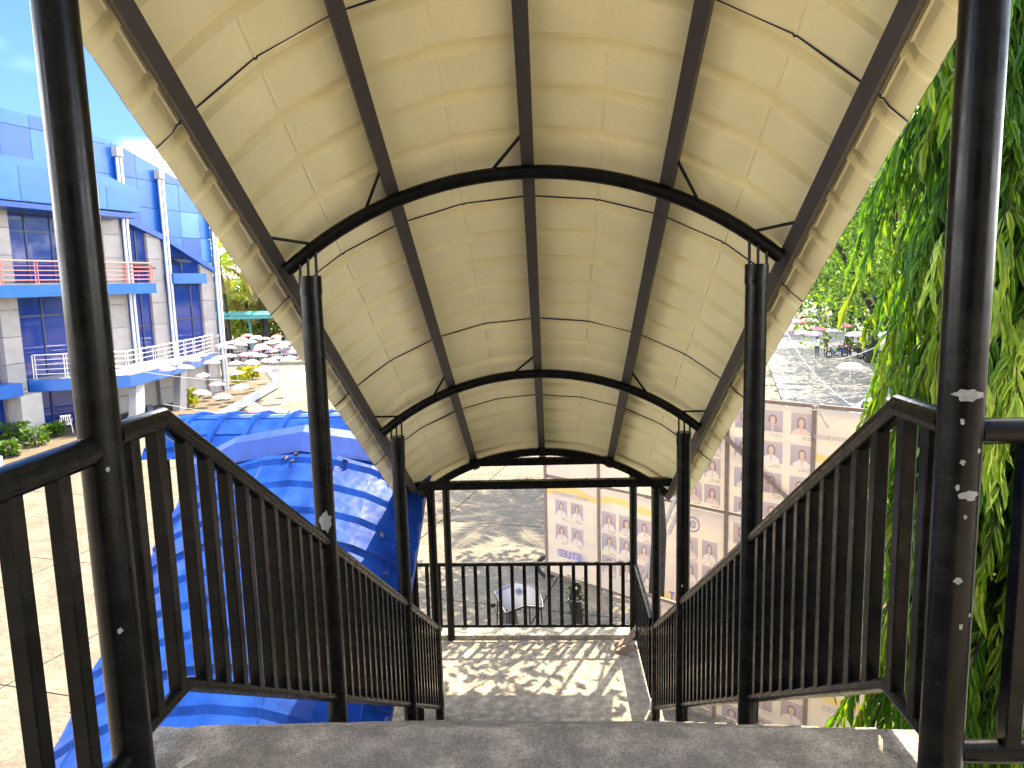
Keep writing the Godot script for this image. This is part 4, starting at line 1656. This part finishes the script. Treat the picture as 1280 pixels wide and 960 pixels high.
func build_umbrellas() -> void:
	rng.seed = 3131
	var ms := make_umbrella(0.44)
	var kinds := ["white", "pale pink", "pink", "blue", "pale violet", "magenta"]
	var L := [[285, 588, 0], [325, 580, 1], [372, 553, 2], [352, 568, 1], [432, 598, 0], [468, 584, 1], [500, 556, 2], [495, 578, 0], [365, 634, 1], [398, 632, 1], [500, 650, 1], [552, 652, 4], [588, 604, 0], [620, 642, 5], [325, 672, 0], [208, 612, 2], [252, 608, 0], [172, 637, 0], [60, 673, 4], [32, 695, 1], [80, 719, 4], [185, 723, 0], [490, 705, 1], [600, 716, 0], [180, 798, 1], [268, 816, 1], [345, 774, 0], [245, 762, 1], [570, 816, 0], [375, 850, 0], [425, 875, 2], [500, 880, 0], [410, 560, 0], [450, 566, 1], [262, 596, 1], [300, 604, 0], [345, 592, 2], [385, 580, 0], [415, 612, 1], [455, 606, 2], [480, 618, 0], [520, 600, 1], [540, 586, 0], [560, 620, 1], [430, 640, 0], [468, 662, 1], [300, 640, 1], [250, 650, 4], [222, 668, 1], [140, 655, 1], [110, 690, 0], [395, 668, 0], [440, 700, 1], [330, 715, 0]]
	for q in L:
		var p := g(200.0 + q[0] / 3.43, 260.0 + q[1] / 3.43, 2.0 if q[1] > 700 else (2.9 if q[1] > 600 else 3.4))
		hang(ms, kinds[q[2]], p, "over the plaza beside the blue hall", "umbrellas strung over the plaza")
	var R := [[225, 112, 3], [270, 112, 1], [370, 192, 2], [455, 242, 3], [550, 228, 3], [290, 272, 4], [130, 398, 2], [88, 424, 0], [28, 402, 1], [225, 415, 0], [340, 390, 2], [305, 424, 1], [440, 405, 4], [515, 370, 2], [575, 425, 0], [550, 645, 0], [140, 132, 0], [140, 176, 0], [200, 215, 0], [330, 110, 0], [160, 205, 0], [120, 150, 4], [795, 425, 4], [250, 285, 0], [180, 300, 1], [60, 330, 0], [110, 345, 1], [165, 330, 0], [210, 345, 2], [395, 300, 1], [260, 330, 0], [180, 160, 1], [235, 155, 0], [300, 165, 1], [60, 300, 4]]
	for q in R:
		var p := g(960.0 + q[0] / 5.336, 340.0 + q[1] / 5.336, 3.85)
		hang(ms, kinds[q[2]], p, "over the road between the trees", "umbrellas strung over the road")

func hang(ms: Array, kind: String, p: Vector3, where: String, grp: String) -> void:
	var t := thing("hanging_umbrella", kind + " open umbrella hung " + where, "umbrella", p, rng.randf() * TAU, grp)
	t.rotation.x = rng.randf_range(-0.12, 0.12)
	t.rotation.z = rng.randf_range(-0.12, 0.12)
	t.scale = Vector3.ONE * rng.randf_range(0.95, 1.12)
	put("canopy", ms[0], M.umb[kind], t)
	put("ribs", ms[1], M.steel, t)
	put("shaft", ms[2], M.steel, t)

# ------------------------------------------------------------------ vehicles
func make_motorcycle(paint: Material, label: String, at: Vector3, turn: float) -> Node3D:
	var t := thing("motorcycle", label, "motorcycle", at, turn, "motorcycles parked along the road")
	for z in [-0.62, 0.62]:
		var s := S()
		torus(s, Vector3(0, 0.29, z), 0.24, 0.05)
		var w := obj("wheel", s, M.tyre, t)
		s = S()
		for k in 5:
			var a := TAU * k / 5.0
			beam(s, Vector3(0, 0.29, z), Vector3(0, 0.29 + sin(a) * 0.21, z + cos(a) * 0.21), 0.02, 0.03)
		tube(s, [Vector3(-0.06, 0.29, z), Vector3(0.06, 0.29, z)], 0.05, 8)
		obj("rim", s, M.chrome, w)
	var s := S()
	tube(s, [Vector3(0, 0.42, 0.75), Vector3(0, 0.58, 0.45), Vector3(0, 0.56, 0.1), Vector3(0, 0.46, -0.2), Vector3(0, 0.62, -0.38), Vector3(0, 0.9, -0.46)], [0.07, 0.12, 0.13, 0.10, 0.11, 0.08], 8)
	obj("body", s, paint, t)
	s = S()
	tube(s, [Vector3(0, 0.72, 0.68), Vector3(0, 0.75, 0.3), Vector3(0, 0.70, 0.0)], [0.09, 0.13, 0.08], 8)
	obj("seat", s, M.seat, t)
	s = S()
	box(s, Vector3(0, 0.36, 0.08), Vector3(0.22, 0.26, 0.36))
	tube(s, [Vector3(0.12, 0.3, 0.1), Vector3(0.13, 0.3, 0.8)], 0.04, 8)
	obj("engine", s, M.chrome, t)
	s = S()
	for x in [-0.07, 0.07]:
		tube(s, [Vector3(x, 0.29, -0.62), Vector3(x, 0.92, -0.44)], 0.022, 6)
	obj("fork", s, M.black, t)
	s = S()
	tube(s, [Vector3(-0.34, 1.0, -0.3), Vector3(-0.12, 1.02, -0.42), Vector3(0.12, 1.02, -0.42), Vector3(0.34, 1.0, -0.3)], 0.016, 6)
	obj("handlebar", s, M.black, t)
	s = S()
	for x in [-0.26, 0.26]:
		tube(s, [Vector3(x, 1.01, -0.36), Vector3(x * 1.15, 1.16, -0.36)], 0.007, 4)
		ellip(s, Vector3(x * 1.2, 1.2, -0.36), Vector3(0.06, 0.04, 0.015))
	obj("mirror", s, M.black, t)
	s = S()
	ellip(s, Vector3(0, 0.92, -0.53), Vector3(0.08, 0.09, 0.07))
	obj("headlight", s, M.chrome, t)
	return t

func make_car(label: String, at: Vector3, turn: float, paint: Material, L := 4.4) -> Node3D:
	var t := thing("parked_car", label, "car", at, turn, "cars on the road")
	# stations: z, half width, sill, belt, roof height, roof half width
	var st := [[-L * 0.5, 0.62, 0.42, 0.66, 0.70, 0.50], [-L * 0.46, 0.80, 0.30, 0.78, 0.84, 0.66], [-L * 0.25, 0.86, 0.25, 0.92, 1.0, 0.74], [-L * 0.08, 0.87, 0.24, 0.95, 1.46, 0.62], [L * 0.12, 0.87, 0.24, 0.96, 1.52, 0.63], [L * 0.30, 0.86, 0.25, 0.97, 1.46, 0.62], [L * 0.43, 0.82, 0.30, 0.98, 1.05, 0.72], [L * 0.5, 0.72, 0.42, 0.80, 0.86, 0.60]]
	var s := S()
	var rings := []
	for q in st:
		rings.append([Vector3(-q[1] * 0.9, q[2], q[0]), Vector3(-q[1], (q[2] + q[3]) * 0.5, q[0]), Vector3(-q[1] * 0.97, q[3], q[0]), Vector3(-q[5], q[4] - 0.04, q[0]), Vector3(-q[5] * 0.7, q[4], q[0]), Vector3(q[5] * 0.7, q[4], q[0]), Vector3(q[5], q[4] - 0.04, q[0]), Vector3(q[1] * 0.97, q[3], q[0]), Vector3(q[1], (q[2] + q[3]) * 0.5, q[0]), Vector3(q[1] * 0.9, q[2], q[0])])
	s.set_smooth_group(1)
	for i in rings.size() - 1:
		for j in 10:
			quad(s, rings[i][j], rings[i][(j + 1) % 10], rings[i + 1][(j + 1) % 10], rings[i + 1][j])
	s.set_smooth_group(-1)
	for e in [0, 7]:
		for j in range(1, 9):
			tri(s, rings[e][0], rings[e][j], rings[e][j + 1])
	obj("body", s, paint, t)
	var pr := Vector3(0, 0.006, 0)
	for i in [2, 5]:
		s = S()
		var a: Array = rings[i]
		var b: Array = rings[i + 1]
		var out := Vector3(0, 0.01, -0.012 if i == 2 else 0.012)
		quad(s, a[3].lerp(b[3], 0.12) + out, a[6].lerp(b[6], 0.12) + out, a[6].lerp(b[6], 0.9) + out, a[3].lerp(b[3], 0.9) + out)
		obj("windscreen" if i == 2 else "rear_window", s, M.car_glass, t)
	for sg in [2, 7]:
		for i in [3, 4]:
			s = S()
			var nx := -0.012 if sg == 2 else 0.012
			var up := 3 if sg == 2 else 6
			var a: Array = rings[i]
			var b: Array = rings[i + 1]
			var out := Vector3(nx, 0.002, 0)
			quad(s, a[sg].lerp(a[up], 0.1) + out, b[sg].lerp(b[up], 0.1) + out, b[sg].lerp(b[up], 0.88) + out, a[sg].lerp(a[up], 0.88) + out)
			obj("side_window", s, M.car_glass, t)
	for z in [-L * 0.31, L * 0.30]:
		for x in [-0.80, 0.80]:
			s = S()
			torus(s, Vector3(x, 0.32, z), 0.23, 0.09, Basis.IDENTITY, 18, 8)
			var w := obj("wheel", s, M.tyre, t)
			s = S()
			tube(s, [Vector3(x - 0.06, 0.32, z), Vector3(x + 0.06, 0.32, z)], 0.18, 12)
			obj("rim", s, M.chrome, w)
	for x in [-0.58, 0.58]:
		s = S()
		ellip(s, Vector3(x, 0.68, -L * 0.475), Vector3(0.15, 0.08, 0.06))
		obj("headlight", s, M.chrome, t)
		s = S()
		ellip(s, Vector3(x * 1.1, 0.84, L * 0.475), Vector3(0.09, 0.10, 0.05))
		obj("tail_light", s, M.lamp, t)
	return t

func build_tricycle() -> void:
	var t := thing("motor_tricycle", "small three wheeled motor tricycle with pale blue roof shell and black seat", "tricycle", Vector3(-0.62, 0, -12.6), 0.35)
	t.scale = Vector3.ONE * 0.88
	# roof shell: a shallow curved visor on thin posts
	var s := S()
	var nu := 12
	var nv := 8
	s.set_smooth_group(1)
	for i in nu:
		for j in nv:
			var q := []
			for e in [[i, j], [i + 1, j], [i + 1, j + 1], [i, j + 1]]:
				var u: float = float(e[0]) / nu * 2.0 - 1.0
				var v: float = float(e[1]) / nv * 2.0 - 1.0
				q.append(Vector3(u * 0.44 * (1.0 - 0.12 * v * v), 1.72 - 0.12 * u * u - 0.08 * v * v - 0.06 * v, v * 0.40))
			quad(s, q[0], q[1], q[2], q[3])
	s.set_smooth_group(-1)
	var roof := obj("roof_shell", s, M.pale_blue, t)
	s = S()
	for sg in [-1, 1]:
		var pts := []
		for j in 9:
			var v := j / 8.0 * 2.0 - 1.0
			pts.append(Vector3(sg * 0.44 * (1.0 - 0.12 * v * v), 1.60 - 0.08 * v * v - 0.06 * v, v * 0.40))
		tube(s, pts, 0.025, 6)
	tube(s, [Vector3(-0.39, 1.46, 0.40), Vector3(0, 1.56, 0.41), Vector3(0.39, 1.46, 0.40)], 0.03, 6)
	obj("roof_edge", s, M.black, roof)
	for p in [[-0.36, 0.34], [0.36, 0.34], [-0.34, -0.34], [0.34, -0.34]]:
		s = S()
		tube(s, [Vector3(p[0] * 1.1, 0.5, p[1] * 1.2), Vector3(p[0], 1.52, p[1])], 0.016, 6)
		obj("roof_post", s, M.black, t)
	s = S()
	box(s, Vector3(0, 0.74, 0.38), Vector3(0.72, 0.14, 0.44))
	box(s, Vector3(0, 0.98, 0.60), Vector3(0.72, 0.42, 0.10))
	obj("seat", s, M.seat, t)
	s = S()
	box(s, Vector3(0, 0.42, 0.25), Vector3(0.74, 0.42, 0.9))
	tube(s, [Vector3(0, 0.35, -0.1), Vector3(0, 0.5, -0.5), Vector3(0, 1.0, -0.68)], [0.22, 0.2, 0.14], 10)
	obj("body", s, M.black, t)
	for p in [Vector3(0, 0.25, -0.85), Vector3(-0.4, 0.25, 0.5), Vector3(0.4, 0.25, 0.5)]:
		s = S()
		torus(s, p, 0.2, 0.055)
		var w := obj("wheel", s, M.tyre, t)
		s = S()
		tube(s, [p - Vector3(0.05, 0, 0), p + Vector3(0.05, 0, 0)], 0.15, 10)
		obj("rim", s, M.chrome, w)
	s = S()
	tube(s, [Vector3(-0.34, 1.02, -0.5), Vector3(0, 1.05, -0.66), Vector3(0.34, 1.02, -0.5)], 0.016, 6)
	obj("handlebar", s, M.black, t)
	for x in [-0.32, 0.32]:
		s = S()
		tube(s, [Vector3(x, 1.02, -0.52), Vector3(x * 1.2, 1.2, -0.52)], 0.007, 4)
		ellip(s, Vector3(x * 1.25, 1.24, -0.52), Vector3(0.07, 0.05, 0.015))
		obj("mirror", s, M.black, t)

# ------------------------------------------------------------------ people
func body_mesh(bones: Array, cell: float, paint: Callable) -> ArrayMesh:
	var lo := Vector3.ONE * 1e9
	var hi := Vector3.ONE * -1e9
	for b in bones:
		for e in [[b[0], b[2]], [b[1], b[3]]]:
			lo = lo.min(e[0] - Vector3.ONE * (e[1] + cell * 2))
			hi = hi.max(e[0] + Vector3.ONE * (e[1] + cell * 2))
	var n := Vector3i(((hi - lo) / cell).ceil()) + Vector3i.ONE
	var f := PackedFloat32Array()
	f.resize(n.x * n.y * n.z)
	f.fill(1.0)
	for b in bones:
		var a: Vector3 = b[0]
		var ab: Vector3 = b[1] - a
		var l2 := maxf(1e-6, ab.length_squared())
		var rm: float = maxf(b[2], b[3]) + cell * 3
		var bl := Vector3i(((a.min(b[1]) - Vector3.ONE * rm - lo) / cell).floor()).clamp(Vector3i.ZERO, n - Vector3i.ONE)
		var bh := Vector3i(((a.max(b[1]) + Vector3.ONE * rm - lo) / cell).ceil()).clamp(Vector3i.ZERO, n - Vector3i.ONE)
		for z in range(bl.z, bh.z + 1):
			for y in range(bl.y, bh.y + 1):
				for x in range(bl.x, bh.x + 1):
					var p := lo + Vector3(x, y, z) * cell
					var h := clampf((p - a).dot(ab) / l2, 0, 1)
					var d: float = (p - a - ab * h).length() - lerpf(b[2], b[3], h)
					var i := (z * n.y + y) * n.x + x
					var k := 0.03
					var o := f[i]
					var hh := clampf(0.5 + 0.5 * (o - d) / k, 0, 1)
					f[i] = lerpf(o, d, hh) - k * hh * (1.0 - hh)
	var s := S()
	s.set_smooth_group(1)
	var vid := {}
	var pos := func(x: int, y: int, z: int) -> Vector3:
		var c := Vector3.ZERO
		var m := 0
		for e in [[0, 1], [2, 3], [4, 5], [6, 7], [0, 2], [1, 3], [4, 6], [5, 7], [0, 4], [1, 5], [2, 6], [3, 7]]:
			var pa := Vector3i(x + (e[0] & 1), y + ((e[0] >> 1) & 1), z + (e[0] >> 2))
			var pb := Vector3i(x + (e[1] & 1), y + ((e[1] >> 1) & 1), z + (e[1] >> 2))
			var va := f[(pa.z * n.y + pa.y) * n.x + pa.x]
			var vb := f[(pb.z * n.y + pb.y) * n.x + pb.x]
			if (va < 0) != (vb < 0):
				c += Vector3(pa).lerp(Vector3(pb), va / (va - vb))
				m += 1
		return lo + (c / maxi(1, m)) * cell
	for z in range(1, n.z - 1):
		for y in range(1, n.y - 1):
			for x in range(1, n.x - 1):
				var v := f[(z * n.y + y) * n.x + x]
				for ax in 3:
					var d: Vector3i = [Vector3i(1, 0, 0), Vector3i(0, 1, 0), Vector3i(0, 0, 1)][ax]
					var w := f[((z + d.z) * n.y + y + d.y) * n.x + x + d.x]
					if (v < 0) == (w < 0):
						continue
					var e1: Vector3i = [Vector3i(0, 1, 0), Vector3i(0, 0, 1), Vector3i(1, 0, 0)][ax]
					var e2: Vector3i = [Vector3i(0, 0, 1), Vector3i(1, 0, 0), Vector3i(0, 1, 0)][ax]
					var P := Vector3i(x, y, z)
					var q := []
					for c in [P - e1 - e2, P - e2, P, P - e1]:
						var vv: Vector3 = pos.call(c.x, c.y, c.z)
						q.append(vv)
					if v < 0:
						q.reverse()
					for t in [0, 1, 2, 0, 2, 3]:
						s.set_color(paint.call(q[t]))
						s.add_vertex(q[t])
	return fin(s)

func person(label: String, at: Vector3, turn: float, shirt: Color, trousers: Color, stride: float) -> void:
	var B := []
	var hip := 0.90
	for sg in [-1.0, 1.0]:
		var kz: float = -stride * sg
		B.append([Vector3(sg * 0.09, hip, 0), Vector3(sg * 0.10, 0.49, kz * 0.5), 0.085, 0.058])
		B.append([Vector3(sg * 0.10, 0.49, kz * 0.5), Vector3(sg * 0.10, 0.09, kz + 0.04), 0.055, 0.04])
		B.append([Vector3(sg * 0.10, 0.04, kz + 0.05), Vector3(sg * 0.115, 0.03, kz - 0.15), 0.04, 0.03])
		B.append([Vector3(sg * 0.17, 1.40, 0), Vector3(sg * 0.24, 1.13, 0.03), 0.055, 0.043])
		B.append([Vector3(sg * 0.24, 1.13, 0.03), Vector3(sg * 0.24, 0.88, -0.06 + kz * 0.2), 0.04, 0.03])
		B.append([Vector3(sg * 0.24, 0.88, -0.06 + kz * 0.2), Vector3(sg * 0.235, 0.77, -0.09 + kz * 0.2), 0.032, 0.022])
	B.append([Vector3(0, 0.94, 0), Vector3(0, 1.18, 0.0), 0.145, 0.125])
	B.append([Vector3(-0.06, 1.22, 0), Vector3(-0.08, 1.38, 0), 0.10, 0.085])
	B.append([Vector3(0.06, 1.22, 0), Vector3(0.08, 1.38, 0), 0.10, 0.085])
	B.append([Vector3(0, 1.42, 0), Vector3(0, 1.52, -0.01), 0.055, 0.05])
	B.append([Vector3(0, 1.56, -0.03), Vector3(0, 1.63, -0.01), 0.078, 0.095])
	B.append([Vector3(0, 1.58, -0.10), Vector3(0, 1.56, -0.115), 0.016, 0.014])
	var pc := func(p: Vector3) -> Color:
		if p.y > 1.47:
			return Color(0.02, 0.016, 0.014) if (p.y > 1.66 or p.z > -0.02) else Color(0.36, 0.22, 0.15)
		if p.y < 0.07:
			return Color(0.03, 0.03, 0.03)
		if absf(p.x) > 0.19 and p.y < 1.16:
			return Color(0.36, 0.22, 0.15)
		return shirt if p.y > 0.93 else trousers
	var t := thing("person", label, "person", at, turn)
	put("body", body_mesh(B, 0.022, pc), M.vc, t)

# ------------------------------------------------------------------ far things
func build_far() -> void:
	# teal walkway roof
	var a := g(262, 452)
	var t := thing("teal_walkway_roof", "teal steel covered walkway in front of the coconut palms", "walkway roof", a)
	var dir := (g(420, 449) - a).normalized()
	var L := 26.0
	var side := dir.cross(Vector3.UP).normalized()
	var s := S()
	for i in 26:
		var p := dir * (L * i / 26.0)
		var q := dir * (L * (i + 1) / 26.0 - 0.06)
		for k in 6:
			var f0 := k / 6.0 * 2.0 - 1.0
			var f1 := (k + 1) / 6.0 * 2.0 - 1.0
			quad(s, p + side * f0 * 1.4 + Vector3(0, 4.75 - 0.35 * f0 * f0, 0), q + side * f0 * 1.4 + Vector3(0, 4.75 - 0.35 * f0 * f0, 0), q + side * f1 * 1.4 + Vector3(0, 4.75 - 0.35 * f1 * f1, 0), p + side * f1 * 1.4 + Vector3(0, 4.75 - 0.35 * f1 * f1, 0))
	obj("roof", s, M.teal, t)
	s = S()
	for f in [-1.3, 1.3]:
		beam(s, side * f + Vector3(0, 4.2, 0), dir * L + side * f + Vector3(0, 4.2, 0), 0.1, 0.25)
	obj("edge_beam", s, M.teal, t)
	for i in 8:
		s = S()
		var p := dir * (0.8 + i * 3.5)
		tube(s, [p, p + Vector3(0, 3.2, 0), p + Vector3(0, 3.9, 0) + side * 0.4, p + Vector3(0, 4.3, 0) + side * 1.2], 0.11, 8)
		obj("curved_post", s, M.teal, t)
	# low wall behind
	var w0 := g(250, 441)
	s = S()
	beam(s, Vector3(0, 0.6, 0), (g(420, 438) - w0) + Vector3(0, 0.6, 0), 0.25, 1.2)
	var o := obj("boundary_wall", s, M.clad)
	o.position = w0
	tag(o, "low grey boundary wall behind the teal walkway roof", "wall")
	# motorcycles along the road and the plaza
	var paints := [mat(0.05, 0.10, 0.25, 0.3), mat(0.35, 0.03, 0.03, 0.3), mat(0.03, 0.03, 0.035, 0.3), mat(0.45, 0.45, 0.47, 0.3)]
	var names := ["blue", "red", "black", "silver"]
	var k := 0
	rng.seed = 99
	for q in [[1046, 447], [1056, 445], [1066, 447], [1076, 445], [1086, 449], [1062, 440], [1073, 439], [1094, 452], [1084, 442], [1000, 403], [1007, 402], [1014, 403], [1021, 405], [1028, 404], [1035, 406], [1042, 410], [1010, 398], [1025, 399]]:
		var p := g(q[0], q[1])
		make_motorcycle(paints[k % 4], names[k % 4] + " motorcycle parked in the row beside the road under the trees", p, 1.2 + rng.randf_range(-0.3, 0.3))
		k += 1
	for q in [[300, 452], [312, 451], [352, 449], [362, 448], [324, 450], [374, 447]]:
		var m := make_motorcycle(paints[k % 4], names[k % 4] + " motorcycle parked by the low grey boundary wall", g(q[0], q[1]), 0.3 + rng.randf_range(-0.3, 0.3))
		m.set_meta("group", "motorcycles by the wall")
		k += 1
	var mm := make_motorcycle(paints[2], "dark motorcycle parked behind the end post of the printed boards", Vector3(0.50, 0, -16.6), 1.35)
	mm.remove_meta("group")
	make_car("white car standing on the road just beyond the printed boards", g(1120, 545), 0.24 + PI, M.car_white)
	make_car("white car parked far along the road beside the motorcycles", g(986, 389), 0.24, M.car_white)
	make_car("dark grey car parked far along the road", g(982, 394), 0.24, mat(0.06, 0.06, 0.07, 0.3))
	person("person in white shirt and dark trousers walking away along the road", g(1021, 446), -0.2, Color(0.72, 0.74, 0.78), Color(0.02, 0.025, 0.05), 0.14)
	person("person in dark top and grey trousers walking beside the white shirted person", g(1032, 445), -0.2, Color(0.09, 0.05, 0.06), Color(0.12, 0.12, 0.13), -0.1)
	# ropes and wires
	rope("white rope stretched from the board top over the road", g(1086, 520, 4.8), g(972, 385, 5.5), 0.6, 0.006)
	rope("thin wire tied to the board top rail", g(1020, 512, 4.85), g(955, 470, 4.6), 0.3, 0.007)
	rope("thin guy line running down across the last board", g(1018, 508, 4.9), g(1085, 595, 3.6), 0.05, 0.008)
	rope("second thin guy line running down across the last board", g(1022, 508, 4.9), g(1075, 610, 3.3), 0.05, 0.007)
	rope("thin cord strung between the road trees for umbrellas", g(1040, 449, 3.9), g(1120, 418, 4.6), 0.2, 0.009)
	rope("umbrella string across the plaza nearest the blue roof", g(205, 505, 3.95), g(470, 512, 3.95), 0.25, 0.008)
	rope("umbrella string across the plaza by the planter", g(180, 465, 3.95), g(430, 470, 3.95), 0.25, 0.01)
	rope("umbrella string across the plaza by the motorcycles", g(240, 437, 3.95), g(400, 438, 3.95), 0.25, 0.012)

func build_small() -> void:
	# rough stump with a rope ring beside the tricycle
	var t := thing("tree_stump", "dark leafy tree stump tied with a pale rope beside the tricycle", "stump", Vector3(0.42, 0, -12.9))
	var s := S()
	tube(s, [Vector3.ZERO, Vector3(0.02, 0.7, 0), Vector3(-0.02, 1.2, 0.02), Vector3(0.01, 1.55, 0)], [0.14, 0.11, 0.12, 0.09], 10)
	obj("trunk", s, M.bark, t)
	s = S()
	torus(s, Vector3(0, 1.22, 0), 0.14, 0.012, Basis(Vector3(0, 0, 1), PI / 2))
	obj("rope", s, M.rope, t)
	s = S()
	rng.seed = 71
	for k in 90:
		var a := rng.randf() * TAU
		var p := Vector3(cos(a) * 0.11, rng.randf_range(0.9, 1.65), sin(a) * 0.11)
		var d := Vector3(cos(a), rng.randf_range(-0.6, 0.7), sin(a)).normalized()
		var sd := d.cross(Vector3.UP).normalized() * 0.025
		s.set_color(Color(0.05, 0.055, 0.02) * rng.randf_range(0.6, 1.4))
		quad(s, p, p + d * 0.06 + sd, p + d * 0.13, p + d * 0.06 - sd)
	obj("foliage", s, M.leaf, t)
	# timber offcuts in the landing corner
	for q in [[Vector3(0.98, 2.27, -9.30), 0.5, 0.42], [Vector3(1.02, 2.36, -9.22), 1.0, 0.36], [Vector3(0.93, 2.22, -9.12), -0.3, 0.26]]:
		var o := put("timber_offcut", boxm(Vector3(q[2], 0.035, 0.07)), M.wood)
		o.position = q[0]
		o.rotation = Vector3(0.15, q[1], 0.35)
		tag(o, "short brown timber offcut propped in the landing corner by the railing", "timber", "timber offcuts on the landing")

func _ready() -> void:
	rng.seed = 12345
	setup_view()
	make_materials()
	build_ground()
	build_stair()
	build_rails()
	build_canopy()
	build_walkway()
	build_blue_roofs()
	build_hall()
	build_boards()
	build_mast_tree()
	build_planting()
	build_plastic_chair()
	build_umbrellas()
	build_tricycle()
	build_far()
	build_small()
